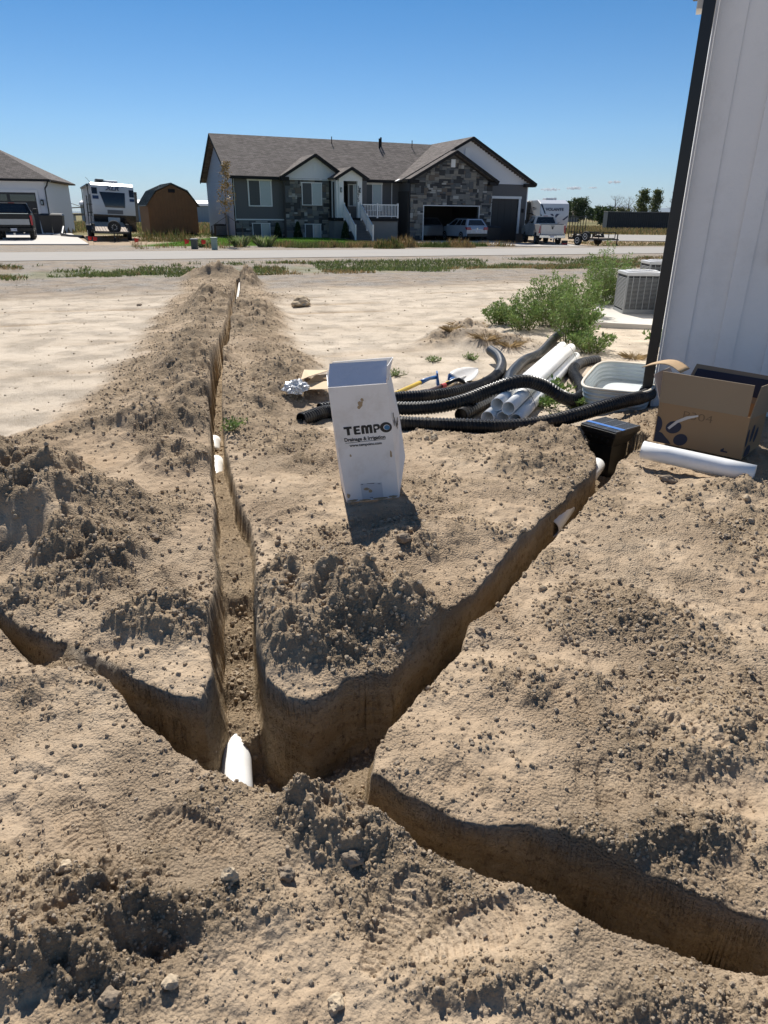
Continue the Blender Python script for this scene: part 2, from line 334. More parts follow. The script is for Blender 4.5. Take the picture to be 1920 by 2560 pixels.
# pull mesh points onto the upper and lower trench edges so that the cuts stay crisp
YY = YY.astype(np.float32).copy(); XX = XX.astype(np.float32).copy(); _i = np.where((np.array(rows) > .5) & (np.array(rows) < 21.5))[0]; _j = np.where(np.abs(np.array(sv)) < 1.2)[0]
sl = np.ix_(_i, _j); xs, ys = XX[sl], YY[sl]; sq_ = ground(xs.ravel(), ys.ravel(), False)[4].reshape(xs.shape)
dxs = np.gradient(xs, axis=1); dys = np.gradient(ys, axis=0); gxs = np.gradient(sq_, axis=1)/dxs; gys = np.gradient(sq_, axis=0)/dys
tws = .036-.014*sstep(2.3, 3.2, ys)
for L_ in (0., -1.):
    dlt = L_*tws-sq_; ux = (np.abs(gxs) >= np.abs(gys)*.6) & (np.abs(gxs) > .3) & (np.abs(dlt/np.where(gxs == 0, 1, gxs)) < .5*dxs)
    xs = np.where(ux, xs+dlt/np.where(gxs == 0, 1, gxs), xs)
    uy = ~ux & (np.abs(gys) > .5) & (np.abs(dlt/np.where(gys == 0, 1, gys)) < .5*dys); ys = np.where(uy, ys+dlt/np.where(gys == 0, 1, gys), ys)
XX[sl] = xs; YY[sl] = ys
GX = XX.ravel(); GY = YY.ravel()
Z, SPO, LOO, WAL, SDF, INF, RUT = ground(GX, GY)
rd = road_d(GX, GY)
# wall faces are ragged, not a clean extrusion
wk = sstep(.03, 0, np.abs(SDF+.015))*sstep(2.8, 2.2, GY); GX2 = GX+wk*.020*fbm(GX+GY*.5, Z*1.6, .16, 3, 201); GY2 = GY+wk*.020*fbm(GX-GY*.5+3, Z*1.6+5, .16, 3, 211)
pale = (1-SPO)*(1-sstep(14.5, 17.5, rd+.8*fbm(GX, GY, 2.5, 3, 301)))
pale = pale*(1-.85*LOO)*(1-.8*np.clip(RUT, 0, 1))
gravel = (1-SPO)*sstep(14.5, 17.5, rd+.8*fbm(GX, GY, 2.5, 3, 301))*(1-sstep(41, 42, rd))
# grass and field cover
leftside = sstep(-10.2, -11.2, GX)
lawn = sstep(39.3, 39.8, rd-.4*fbm(GX, GY, 2, 3, 311))*sstep(-13.5, -12.5, GX)*(1-sstep(1.6, 2.2, GX+.25*(rd-39)))*(1-sstep(53, 54, rd))
verge = sstep(20.2, 20.9, rd+.9*fbm(GX, GY, 1.6, 4, 321))*(1-sstep(23.6, 24.6, rd+.6*fbm(GX, GY, 1.2, 4, 322)))*sstep(-.25, .3, fbm(GX, GY, 1.1, 4, 323)+.15)
field = sstep(58, 66, rd+6*fbm(GX, GY, 12, 3, 331))
field = np.maximum(field, sstep(41, 43, rd)*sstep(16.5, 18, GX-.35*(GY-45))); field = np.maximum(field, sstep(43, 47, rd+2*fbm(GX, GY, 5, 3, 333))*sstep(-22, -26, GX+.0*GY)*sstep(60, 64, GY))
dry = np.clip(.5+.8*fbm(GX, GY, 9, 4, 341), 0, 1)
m1 = np.c_[pale, LOO, gravel, np.maximum(WAL, INF*.75)]
m2 = np.c_[np.maximum(lawn, verge*.30), field, dry, INF]
nr, nc = XX.shape; idx = np.arange(nr*nc).reshape(nr, nc)
FQ = np.stack([idx[:-1, :-1], idx[:-1, 1:], idx[1:, 1:], idx[1:, :-1]], -1).reshape(-1, 4)

def ground_mat():
    m, nt, b = principled('soil'); Lk = nt.links.new
    pos = N(nt, 'ShaderNodeNewGeometry').outputs['Position']
    a1 = N(nt, 'ShaderNodeVertexColor'); a1.layer_name = 'm1'; a2 = N(nt, 'ShaderNodeVertexColor'); a2.layer_name = 'm2'
    s1 = N(nt, 'ShaderNodeSeparateColor'); Lk(a1.outputs[0], s1.inputs[0]); s2 = N(nt, 'ShaderNodeSeparateColor'); Lk(a2.outputs[0], s2.inputs[0])
    def noise(sc, det=6., ro=.6, vec=None):
        n = N(nt, 'ShaderNodeTexNoise', i_Scale=sc, i_Detail=det, i_Roughness=ro); Lk(vec or pos, n.inputs['Vector']); return n.outputs[0]
    def ramp(v, lo, hi):
        r = N(nt, 'ShaderNodeMapRange'); r.inputs[1].default_value = lo; r.inputs[2].default_value = hi; Lk(v, r.inputs[0]); return r.outputs[0]
    def mix(f, a, c):
        x = N(nt, 'ShaderNodeMix', data_type='RGBA')
        for s_, v in ((0, f), (6, a), (7, c)):
            if hasattr(v, 'is_linked'): Lk(v, x.inputs[s_])
            else: x.inputs[s_].default_value = (*v, 1) if isinstance(v, tuple) else v
        return x.outputs[2]
    def mul(a, c):
        x = N(nt, 'ShaderNodeMath', operation='MULTIPLY')
        for s_, v in ((0, a), (1, c)):
            if hasattr(v, 'is_linked'): Lk(v, x.inputs[s_])
            else: x.inputs[s_].default_value = v
        return x.outputs[0]
    tram = ramp(noise(2.3, 3, .5), .42, .6); big = ramp(noise(1.3), .35, .68); mid = ramp(noise(9), .3, .7); fin = ramp(noise(160, 4), .3, .7)
    soil = mix(big, (.40, .30, .205), (.53, .42, .30)); soil = mix(mul(mid, .6), soil, (.345, .255, .17)); soil = mix(mul(ramp(noise(.55, 5, .6), .52, .68), .7), soil, (.36, .255, .16))
    loose = mix(mid, (.26, .195, .13), (.38, .29, .195))
    out = mix(s1.outputs[1], soil, loose)
    hp = mix(ramp(noise(.9), .35, .65), (.62, .535, .43), (.53, .45, .355)); hp = mix(mul(ramp(noise(6, 8, .75), .50, .66), .55), hp, (.40, .325, .24)); hp = mix(mul(ramp(noise(34, 4, .7), .56, .68), .6), hp, (.36, .29, .22))
    mp = N(nt, 'ShaderNodeMapping'); mp.inputs['Rotation'].default_value = (0, 0, R(-12)); mp.inputs['Scale'].default_value = (.35, 3.2, 1); Lk(pos, mp.inputs[0])
    hp = mix(mul(ramp(noise(1.2, 6, .6, mp.outputs[0]), .5, .72), .6), hp, (.41, .34, .26))
    out = mix(s1.outputs[0], out, hp)
    vo = N(nt, 'ShaderNodeTexVoronoi', i_Scale=28.); Lk(pos, vo.inputs['Vector']); vs = N(nt, 'ShaderNodeSeparateColor'); Lk(vo.outputs['Color'], vs.inputs[0])
    grv = mix(vs.outputs[0], (.19, .175, .16), (.38, .35, .31)); grv = mix(mul(ramp(noise(1.1), .35, .6), .75), grv, (.33, .26, .19))
    out = mix(s1.outputs[2], out, grv)
    # freshly cut wall and damp floor, banded; wall colour lightened in place of bounced light
    mb = N(nt, 'ShaderNodeMapping'); mb.inputs['Scale'].default_value = (1, 1, 5); Lk(pos, mb.inputs[0])
    wl = mix(ramp(noise(3.5, 6, .65, mb.outputs[0]), .35, .65), (.46, .33, .19), (.62, .49, .33)); wl = mix(mul(ramp(noise(14, 6), .55, .72), .55), wl, (.18, .125, .08))
    wl = mix(mul(ramp(noise(5, 5, .6, mb.outputs[0]), .58, .7), .5), wl, (.42, .36, .28))
    sz = N(nt, 'ShaderNodeSeparateXYZ'); Lk(pos, sz.inputs[0]); ad = N(nt, 'ShaderNodeMath', operation='MULTIPLY_ADD'); Lk(noise(4, 5, .6), ad.inputs[0]); ad.inputs[1].default_value = .22; Lk(sz.outputs[2], ad.inputs[2])
    wl = mix(ramp(ad.outputs[0], .09, .17), wl, mix(ramp(noise(22, 6, .7), .4, .62), (.32, .27, .21), (.48, .40, .31))); wl = mix(mul(ramp(noise(48, 5, .7), .56, .64), .65), wl, (.15, .11, .075))
    fl = mix(mid, (.31, .225, .14), (.43, .33, .22)); wl = mix(a2.outputs[1], wl, fl)
    out = mix(a1.outputs[1], out, wl)
    gr = mix(ramp(noise(3), .3, .7), (.08, .15, .03), (.13, .21, .045)); out = mix(s2.outputs[0], out, gr)
    fd = mix(s2.outputs[2], (.11, .12, .045), (.27, .19, .085)); fd = mix(mul(ramp(noise(.25), .4, .65), .6), fd, (.16, .15, .06)); out = mix(s2.outputs[1], out, fd)
    out = mix(mul(fin, .42), out, mix(.5, out, (.14, .11, .08)))
    Lk(out, b.inputs['Base Color']); b.inputs['Roughness'].default_value = .95; b.inputs['Specular IOR Level'].default_value = .12
    n1 = noise(42, 8, .75); v2 = N(nt, 'ShaderNodeTexVoronoi', i_Scale=110.); Lk(pos, v2.inputs['Vector'])
    sm = N(nt, 'ShaderNodeMath', operation='SUBTRACT'); Lk(n1, sm.inputs[0]); Lk(mul(v2.outputs['Distance'], .5), sm.inputs[1])
    bp = N(nt, 'ShaderNodeBump', i_Strength=.9, i_Distance=.018); tm = N(nt, 'ShaderNodeMath', operation='MULTIPLY_ADD'); Lk(tram, tm.inputs[0]); tm.inputs[1].default_value = .75; tm.inputs[2].default_value = .35; Lk(tm.outputs[0], bp.inputs['Strength']); Lk(sm.outputs[0], bp.inputs['Height']); wb = N(nt, 'ShaderNodeBump', i_Strength=1., i_Distance=.09); Lk(mul(noise(11, 7, .7), a1.outputs[1]), wb.inputs['Height']); mb2 = N(nt, 'ShaderNodeBump', i_Distance=.035); ms_ = N(nt, 'ShaderNodeMath', operation='MULTIPLY_ADD'); Lk(s1.outputs[0], ms_.inputs[0]); ms_.inputs[1].default_value = -.42; ms_.inputs[2].default_value = .55; Lk(ms_.outputs[0], mb2.inputs['Strength']); Lk(noise(15, 5, .6), mb2.inputs['Height']); Lk(wb.outputs[0], mb2.inputs['Normal']); Lk(mb2.outputs[0], bp.inputs['Normal']); Lk(bp.outputs[0], b.inputs['Normal'])
    return m
SOIL = ground_mat()
gobj = arr_mesh('ground', np.c_[GX2, GY2, Z], FQ, SOIL, smooth=True, attrs={'m1': m1, 'm2': m2}); tag(gobj, kind='structure')

# ------------------------------------------------------------------ loose clods scattered on the ground (uncountable): instanced lumps
def clod_mat(name, c):
    return mat(name, c, .95, var=.22, vs=60, bump=.6, bs=160, spec=.1)
def scatter(name, label, pts, scl, seed, m, disp=.35, sub=2):
    me = bpy.data.meshes.new(name); me.vertices.add(len(pts)); me.vertices.foreach_set('co', np.asarray(pts, np.float32).ravel())
    for nm, v in (('s', scl), ('r', rng.random(len(pts))*6.28), ('q', rng.random(len(pts))*6.28)):
        at = me.attributes.new(nm, 'FLOAT', 'POINT'); at.data.foreach_set('value', np.asarray(v, np.float32))
    me.update(); o = link(bpy.data.objects.new(name, me)); me.materials.append(m)
    ng = bpy.data.node_groups.new(name, 'GeometryNodeTree'); ng.interface.new_socket('Geometry', in_out='INPUT', socket_type='NodeSocketGeometry'); ng.interface.new_socket('Geometry', in_out='OUTPUT', socket_type='NodeSocketGeometry')
    n = ng.nodes; Lk = ng.links.new; gi = n.new('NodeGroupInput'); go = n.new('NodeGroupOutput')
    ico = n.new('GeometryNodeMeshIcoSphere'); ico.inputs['Radius'].default_value = 1.; ico.inputs['Subdivisions'].default_value = sub
    ps = n.new('GeometryNodeInputPosition'); nt = n.new('ShaderNodeTexNoise'); nt.inputs['Scale'].default_value = .9; nt.inputs['Detail'].default_value = 2.
    va = n.new('ShaderNodeVectorMath'); va.operation = 'ADD'; va.inputs[1].default_value = (seed*7.3, seed*3.1, seed*5.7); Lk(ps.outputs[0], va.inputs[0]); Lk(va.outputs[0], nt.inputs['Vector'])
    sb = n.new('ShaderNodeVectorMath'); sb.operation = 'SUBTRACT'; sb.inputs[1].default_value = (.5, .5, .5); Lk(nt.outputs[1], sb.inputs[0])
    sc = n.new('ShaderNodeVectorMath'); sc.operation = 'SCALE'; sc.inputs['Scale'].default_value = disp*4; Lk(sb.outputs[0], sc.inputs[0])
    sp = n.new('GeometryNodeSetPosition'); Lk(ico.outputs[0], sp.inputs['Geometry']); Lk(sc.outputs[0], sp.inputs['Offset'])
    sm = n.new('GeometryNodeSetMaterial'); sm.inputs['Material'].default_value = m; Lk(sp.outputs[0], sm.inputs[0])
    ip = n.new('GeometryNodeInstanceOnPoints'); Lk(gi.outputs[0], ip.inputs['Points']); Lk(sm.outputs[0], ip.inputs['Instance'])
    def att(nm):
        a = n.new('GeometryNodeInputNamedAttribute'); a.data_type = 'FLOAT'; a.inputs[0].default_value = nm; return a.outputs[0]
    cb = n.new('ShaderNodeCombineXYZ'); Lk(att('q'), cb.inputs[0]); Lk(att('r'), cb.inputs[1]); Lk(att('r'), cb.inputs[2]); Lk(cb.outputs[0], ip.inputs['Rotation'])
    Lk(att('s'), ip.inputs['Scale']); Lk(ip.outputs[0], go.inputs[0])
    md = o.modifiers.new('scatter', 'NODES'); md.node_group = ng
    return tag(o, label, None, None, 'stuff')
def gsurf(x, y):
    r = ground(x, y, True); return r
CL = [clod_mat('clod_pale', (.50, .39, .27)), clod_mat('clod_brown', (.44, .34, .235)), clod_mat('clod_grey', (.46, .375, .28))]
n0 = 240000
cy = .7*(26/.7)**(rng.random(n0)**1.05); cx = (rng.random(n0)*2-1)*(cy*.62+.45)
zz, spo, loo, wal, sdf, inf, _ = gsurf(cx, cy)
siz = (.0018+.0100*rng.random(n0)**5.5)*np.clip(cy/2.4, .5, 1)+.0016*np.clip(cy/6, 0, 3)
big = rng.random(n0) < .0018; siz = np.where(big & (cy < 7) & (cy > 1.6), .010+.011*rng.random(n0), siz)
lipk = np.exp(-np.maximum(sdf, 0)/.05)*(sdf > 0)
keep = (rng.random(n0) < .30*lipk+ (.075*spo+.60*loo+.03+.3*inf)*(1+.9*sstep(4.5, 8, cy)*spo)) & (np.abs(sdf+.015) > .02)
for i in range(3):
    k = keep & (np.arange(n0) % 3 == i)
    scatter('soil_clods', ['pale dry crumbs of soil strewn over the spoil', 'darker damp crumbs of soil strewn over the spoil', 'greyish crumbs of soil strewn over the spoil'][i],
            np.c_[cx[k], cy[k], zz[k]+siz[k]*.15], siz[k], i+1, CL[i], .34, 2)
# the stones and clods large enough to point at
def rock(name, label, p, r, m, seed, sq=(1, 1, .7), cat='rock', group=None):
    bm = bmesh.new(); bmesh.ops.create_icosphere(bm, subdivisions=3, radius=1)
    for v in bm.verts:
        q = v.co.copy(); d = 1+.55*mnoise.noise(q*1.2+Vector((seed*3.7, seed, 0)))+.22*mnoise.noise(q*3.1+Vector((seed, 0, 9)))
        v.co = Vector((q.x*sq[0], q.y*sq[1], q.z*sq[2]))*d*r
    me = bpy.data.meshes.new(name); bm.to_mesh(me); bm.free(); me.materials.append(m)
    o = link(bpy.data.objects.new(name, me)); o.location = p; o.rotation_euler = (0, 0, seed*1.3); return tag(o, label, cat, group)
# ------------------------------------------------------------------ plants
def quads_leaf(P, Dr, L, Wd, C):      # P base points, Dr unit directions, lengths, widths, colours -> folded diamond leaves
    n = len(P); up = rng.normal(size=(n, 3)); sd_ = np.cross(Dr, up); sd_ /= np.linalg.norm(sd_, axis=1)[:, None]+1e-9
    V = np.stack([P, P+Dr*(L*.45)[:, None]+sd_*Wd[:, None], P+Dr*L[:, None], P+Dr*(L*.45)[:, None]-sd_*Wd[:, None]], 1).reshape(-1, 3)
    return V, np.arange(4*n).reshape(-1, 4), np.repeat(C, 4, 0)
def colmix(n, cs, jit=.15):
    cs = np.array(cs); a = rng.integers(0, len(cs), n); b = rng.integers(0, len(cs), n); t = rng.random(n)[:, None]
    return np.clip((cs[a]*t+cs[b]*(1-t))*(1+jit*rng.normal(size=(n, 1))), .003, 1)
GREENS = [(.14, .23, .06), (.10, .18, .045), (.17, .26, .08), (.21, .28, .07)]
def leafy(name, label, cat, p, h, r, ns, nl, ls, cols=GREENS, group=None, stemc=(.16, .17, .06), lean=.35, upright=.8):
    t = thing(name, label, cat, p, 0, group); mb = MB(); PP = []; DD = []
    for i in range(ns):
        a = random.random()*6.28; rr = r*math.sqrt(random.random()); hh = h*(1-.45*(rr/r)**1.5)*random.uniform(.6, 1.05)
        b = Vector((rr*.35*math.cos(a), rr*.35*math.sin(a), 0)); e = Vector((rr*math.cos(a), rr*math.sin(a), hh))
        m = b.lerp(e, .5)+Vector((random.gauss(0, .04), random.gauss(0, .04), .08*hh)); pts = [b, b.lerp(m, .6), m, m.lerp(e, .6), e]
        mb.tube(pts, [.006, .005, .004, .003, .0015], 4, cap=False)
        for k in range(nl):
            f = random.random()**.75; q = (b.lerp(m, f*2) if f < .5 else m.lerp(e, f*2-1)); sp_ = (1-f)*.22*h+.03
            az = random.random()*6.28; o = Vector((math.cos(az), math.sin(az), random.uniform(.1, .9))).normalized()
            l_ = random.random()*sp_; PP.append(q+o*l_); d = (o+Vector((random.gauss(0, .4), random.gauss(0, .4), random.gauss(0, .4)+upright*.4))).normalized(); DD.append(d)
            if k % 6 == 0 and l_ > .04: mb.tube([q, q+o*l_], [.0025, .001], 3, cap=False)
    P_ = np.array([tuple(x) for x in PP]); D_ = np.array([tuple(x) for x in DD]); n = len(P_); L = ls*(.5+rng.random(n)); 
    V, F, C = quads_leaf(P_, D_, L, L*.22, colmix(n, cols)); V[:, 2] = np.maximum(V[:, 2], .003)
    mb.build('stems', mat('stem_'+name, stemc, .7), t); arr_mesh('leaves', V, F, LEAF, t, cols=C)
    return t
def blades(name, X, Y, Zg, hgt, wid, cols, parent=None, lean=.35):
    n = len(X); a = rng.random(n)*6.28; ln = rng.random(n)*lean; b = rng.random(n)*6.28
    B = np.c_[X, Y, Zg]; T = B+np.c_[np.cos(a)*ln*hgt, np.sin(a)*ln*hgt, hgt]; M_ = B*.45+T*.55; M_[:, 2] += .08*hgt
    S = np.c_[np.cos(b), np.sin(b), b*0]*(wid/2)[:, None]
    V = np.stack([B-S, B+S, M_+S*.8, T, M_-S*.8], 1).reshape(-1, 3)
    return arr_mesh(name, V, np.arange(5*n).reshape(-1, 5), LEAF, parent, cols=np.repeat(cols, 5, 0))
def tuft(name, label, cat, p, h, r, n, cols, group=None, w=.012, lean=.9, base=.35, mound=False):
    t = thing(name, label, cat, p, 0, group); a = rng.random(n)*6.28; rr = r*base*np.sqrt(rng.random(n))
    X = rr*np.cos(a); Y = rr*np.sin(a); hh = h*(.5+.5*rng.random(n)); b = a+rng.normal(0, .3, n); ln = lean*rng.random(n)*r
    if mound: lump = .55+.6*vn(X*3.1+n, Y*3.1, n); hh = h*(.15+.85*rng.random(n)**1.2)*(1-.75*(rr/(r*base))**2)*np.clip(lump+.3, .3, 1.15); b = rng.random(n)*6.28; ln = .35*hh*rng.random(n)
    B = np.c_[X, Y, X*0-.02]; T = B+np.c_[np.cos(b)*ln, np.sin(b)*ln, hh]; M_ = B*.5+T*.5; M_[:, 2] += .2*hh; S = np.c_[-np.sin(b), np.cos(b), b*0]*w/2
    V = np.stack([B-S, B+S, M_+S, T, M_-S], 1).reshape(-1, 3)
    arr_mesh('blades', V, np.arange(5*n).reshape(-1, 5), LEAF, t, cols=np.repeat(colmix(n, cols), 5, 0)); return t

# ------------------------------------------------------------------ the white house at the right edge
WHITE = mat('white_siding', (.86, .845, .835), .55, var=.04, vs=3, bump=.25, bs=30, dirt=(.5, .47, .43, .25), ds=2)
BLACK = mat('black_metal', (.012, .012, .013), .38, var=.1)
WA = R(-21)
wh = thing('white_house', 'white board and batten house at the right edge with a black corner downspout', 'house', (2.37, 5.97, 0), WA)
MB().box(0, 6, .02, 9, -.1, 3.55).build('wall', WHITE, wh)
MB().box(-.004, .19, -.022, .03, .03, 3.5).build('corner_board', WHITE, wh, bevel=.002); MB().box(-.025, -.006, -.02, .14, .03, 3.5).build('corner_board', WHITE, wh)
tt = .19
for i in range(14):
    MB().box(tt+.002, tt+.235, 0, .021, .03, 3.5).build('panel', WHITE, wh)
    MB().box(tt+.23, tt+.36, -.020, .012, .03, 3.5).build('batten', WHITE, wh, bevel=.002); tt += .36
MB().box(.665, 1.3, -.034, -.021, 1.24, 3.5).build('trim_panel', WHITE, wh, bevel=.002)
MB().box(-.02, 6, -.035, .05, -.05, .03).build('base_flashing', mat('flashing', (.25, .25, .25), .5), wh)
BRN = mat('brown_fascia', (.075, .055, .045), .5)
MB().box(-.19, 0, -.06, .16, 3.03, 3.42).build('fascia', BRN, wh, bevel=.006); MB().box(-.155, -.03, -.04, .13, 2.94, 3.028).build('soffit_board', mat('soffit', (.72, .70, .66), .6), wh)
MB().hexa([(.0, -.02, 3.55), (6.2, -.02, 3.55), (6.2, 9.0, 3.55), (.0, 9.0, 3.55)], [(.0, -.02, 3.66), (6.2, -.02, 3.66), (6.2, 4.5, 5.6), (.0, 4.5, 5.6)]).build('roof', mat('dark_shingle', (.10, .09, .085), .9), wh)
ds_ = MB(); ds_.box(-.115, -.03, -.11, -.035, .20, 3.6)
ds_.build('downspout', BLACK, wh, bevel=.006)
el = MB(); el.hexa([(-.185, -.155, .075), (-.115, -.155, .045), (-.03, -.035, .10), (-.10, -.035, .12)], [(-.125, -.118, .205), (-.03, -.118, .205), (-.03, -.035, .205), (-.125, -.035, .205)]); el.build('downspout_elbow', BLACK, wh, bevel=.008)

# ------------------------------------------------------------------ corrugated drain hoses
HOSE = mat('black_corrugated_plastic', (.010, .010, .011), .36, var=.3, vs=9, dirt=(.17, .14, .10, .5), ds=5, spec=.35)
SMO = mat('black_smooth_plastic', (.010, .010, .011), .32, dirt=(.13, .11, .08, .25), ds=6, spec=.35)
def spline(P, step=.0065):
    P = [Vector(p) for p in P]; P = [P[0]*2-P[1]]+P+[P[-1]*2-P[-2]]; out = []
    for i in range(1, len(P)-2):
        a, b, c, d = P[i-1:i+3]; n = max(2, int((c-b).length/step))
        for k in range(n):
            t = k/n; out.append(.5*((2*b)+(c-a)*t+(2*a-5*b+4*c-d)*t*t+(3*b-a-3*c+d)*t**3))
    out.append(P[-2]); return out
def hose(name, label, pts, r=.058, corr=True, group='black corrugated drain hoses', cat='hose', smooth_to=0., pitch=4):
    pp = spline(pts); t = thing(name, label, cat, pp[len(pp)//2], 0, group); off = pp[len(pp)//2]
    pp = [p-off for p in pp]; n = len(pp); ns = int(n*smooth_to); rad = []
    for i in range(n):
        k = i % pitch
        rad.append(r*(1.0 if k in (1, 2) else .885) if (corr and i < n-ns) else r*(.97+.02*math.sin(i*.9)))
    MB().tube(pp, rad, 18, cap=False).build('hose_wall', HOSE, t, smooth=False)
    d0 = (pp[1]-pp[0]).normalized(); MB().tube([pp[0]+d0*.001, pp[0]+d0*.06], r*.84, 16, cap=False).build('end_lining', SMO, t)
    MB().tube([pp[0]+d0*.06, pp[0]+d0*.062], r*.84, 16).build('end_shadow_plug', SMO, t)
    return t
hose('corrugated_hose', 'black corrugated hose running from the downspout to an open end left of the white carton', [D3(650, 907, .075), D3(715, 889, .07), D3(790, 901, .065), D3(870, 914, .06), D3(1000, 919, .055), D3(1100, 921, .055), D3(1180, 912, .08), D3(1240, 898, .12), D3(1300, 880, .16), D3(1350, 866, .18), D3(1385, 858, .17), D3(1404, 850, .14)])
hose('corrugated_hose', 'dusty black corrugated hose arching over the white pipe bundle and curling back behind it', [D3(690, 885, .06), D3(740, 877, .06), D3(800, 877, .065), D3(870, 882, .075), D3(940, 879, .10), D3(1000, 866, .14), D3(1050, 847, .20), D3(1100, 829, .27), D3(1140, 824, .28), D3(1180, 836, .22), D3(1212, 856, .14), D3(1238, 864, .08), D3(1257, 852, .06), D3(1252, 828, .06), D3(1238, 803, .06), D3(1252, 786, .06), D3(1290, 778, .06)], smooth_to=.13)
hose('corrugated_hose', 'black corrugated hose behind the others with its smooth end turned up', [D3(760, 866, .06), D3(870, 859, .06), D3(940, 854, .06), D3(1000, 844, .06), D3(1042, 831, .06), D3(1073, 811, .07), D3(1083, 789, .10), D3(1076, 770, .13), D3(1060, 757, .14)], smooth_to=.35)
hose('smooth_hose', 'smooth black pipe lying along the left of the white pipe bundle', [G3(1152, 1038, .06), G3(1216, 1003, .06), G3(1265, 968, .06), G3(1278, 935, .06), G3(1310, 902, .06), G3(1350, 884, .06), G3(1382, 850, .07), G3(1400, 833, .10)], corr=False, group='black corrugated drain hoses')

# ------------------------------------------------------------------ white PVC pipes
PVC = mat('white_pvc', (.86, .86, .84), .32, var=.01, vs=4, dirt=(.6, .54, .44, .2), ds=9)
PVCN = mat('white_pvc_clean', (.86, .86, .85), .30, var=.01, dirt=(.55, .48, .38, .18), ds=12)
PVCD = mat('pvc_inside', (.30, .24, .18), .6)
def pvc(label, p, q, r=.0535, group=None, name='pvc_pipe', bell=0., m=None):
    p = Vector(p); q = Vector(q); t = thing(name, label, 'pipe', p, 0, group); q = q-p; o = Vector((0, 0, 0)); m = m or PVC
    d = q.normalized(); mb = MB()
    if bell: mb.pipe(o, d*bell, r*1.07, .005, 28); mb.pipe(d*(bell-.01), q, r, .004, 28, 4)
    else: mb.pipe(o, q, r, .004, 28, 4)
    mb.build('pipe_wall', m, t, smooth=True).data.polygons.foreach_set('use_smooth', [True]*len(t.children[0].data.polygons))
    for f in t.children[0].data.polygons: f.use_smooth = f.area > 3e-5*0+0 and abs(f.normal.dot(d)) < .5
    return t
BN = 'bundle of white drain pipes'
top = [((1241, 1022), (1404, 862), .165, 'upper left pipe of the strapped white bundle'), ((1274, 1028), (1434, 864), .165, 'upper right pipe of the strapped white bundle')]
bot = [((1216, 1042), (1385, 880), .058, 'lower left pipe of the strapped white bundle, mostly hidden'), ((1254, 1050), (1420, 890), .058, 'lower middle pipe of the strapped white bundle'), ((1292, 1052), (1461, 878), .058, 'lower right pipe of the strapped white bundle')]
ends = []
base_n = G3(1254, 1047, .058); base_f = G3(1424, 880, .058); ddv = (base_f-base_n); ddv.z = 0; ddv = ddv.normalized(); sdv = Vector((ddv.y, -ddv.x, 0))
for i, (off, z, lb, st) in enumerate([(-.112, .058, 'lower left pipe of the strapped white bundle, mostly hidden', -.02), (0, .058, 'lower middle pipe of the strapped white bundle', .03), (.113, .058, 'lower right pipe of the strapped white bundle', 0.), (-.060, .155, 'upper left pipe of the strapped white bundle', .06), (.052, .155, 'upper right pipe of the strapped white bundle', -.02)]):
    p = base_n+sdv*off+ddv*st; p.z = z; L_ = 3.02; pvc(lb, p, p+ddv*L_, group=BN)
sm = mat('strap_wire', (.20, .18, .16), .5)
for f in (.5, 2.75):
    c = base_n+ddv*f; c.z = .0; pts = []
    for a, zz_ in [(-.172, .058), (-.165, .02), (-.1, .003), (.1, .003), (.165, .02), (.172, .058), (.155, .10), (.112, .17), (.08, .205), (.05, .212), (0, .213), (-.06, .213), (-.09, .205), (-.118, .17), (-.16, .10), (-.172, .058)]: pts.append(c+sdv*a+Vector((0, 0, zz_)))
    o = MB().tube(pts, .0022, 5).build('strap', sm); tag(o, ['thin tie round the near end of the white pipe bundle', 'thin tie round the far end of the white pipe bundle'][f > 1], 'strap')
pvc('short white drain pipe with a bell end lying on the dirt before the cardboard box', G3(1606, 1124, .16), G3(1886, 1186, .13), .0575, bell=.0, m=PVCN)
# pipes laid in the trenches
pvc('white pipe end sticking up out of the fill where the trenches meet', G3(588, 1818, -.285), G3(594, 2040, -.30), .056, m=PVCN)
pvc('white drain pipe laid in the right trench below the black catch basin', G3(1492, 1163, -.07), G3(1374, 1322, -.105), .056, m=PVCN)
pvc('white pipe showing through the fill of the long trench, nearest piece', G3(540, 1152, -.16), G3(541, 1215, -.24), .052)
pvc('white pipe showing through the fill of the long trench, second piece', G3(536, 1100, -.18), G3(535, 1135, -.24), .05)
pvc('white pipe in the far end of the long trench near the berm', G3(603, 700, .02), G3(594, 765, -.16), .055)

# ------------------------------------------------------------------ the white carton standing between the trenches
CW = mat('white_cardboard', (.84, .82, .80), .62, var=.05, vs=5, dirt=(.42, .34, .24, .35), ds=4, bump=.15, bs=14)
CT = mat('tan_cardboard', (.42, .28, .15), .75, var=.08, vs=6, bump=.2, bs=20); CTL = mat('light_cardboard', (.58, .43, .26), .75, var=.06)
INK = mat('black_ink', (.02, .02, .022), .6); BLUE = mat('blue_ink', (.03, .17, .36), .5)
g0 = min(gz(*G(867, 1256, .1)), gz(*G(998, 1243, .1)))+.004
BFL = G3(867, 1256, g0); BFR = G3(998, 1243, g0); TFL = A(820, 970, 3.56); TFR = A(968, 959, 3.64); TBL = A(825, 912, 3.84); TBR = A(980, 900, 3.92)
_n = (BFR-BFL).cross(TFL-BFL); _o = Vector((0, 0, H)); _r = Vector(ray(968, 959)); TFR = _o+_r*(_n.dot(BFL-_o)/_n.dot(_r))
bk = Vector((-.03, .27, 0)); TBL = TFL+bk+Vector((0, 0, .01)); TBR = TFR+bk+Vector((.045, .02, .012))
BBL = BFL+Vector((-.05, .28, 0)); BBR = BFR+Vector((-.02, .29, 0)); MR = A(1016, 1141, 3.80); MB_ = A(1001, 1030, 3.90)
t = thing('white_carton', 'tall white carton with black lettering and a blue dot, standing on the spoil', 'box', (BFL+BFR)/2)
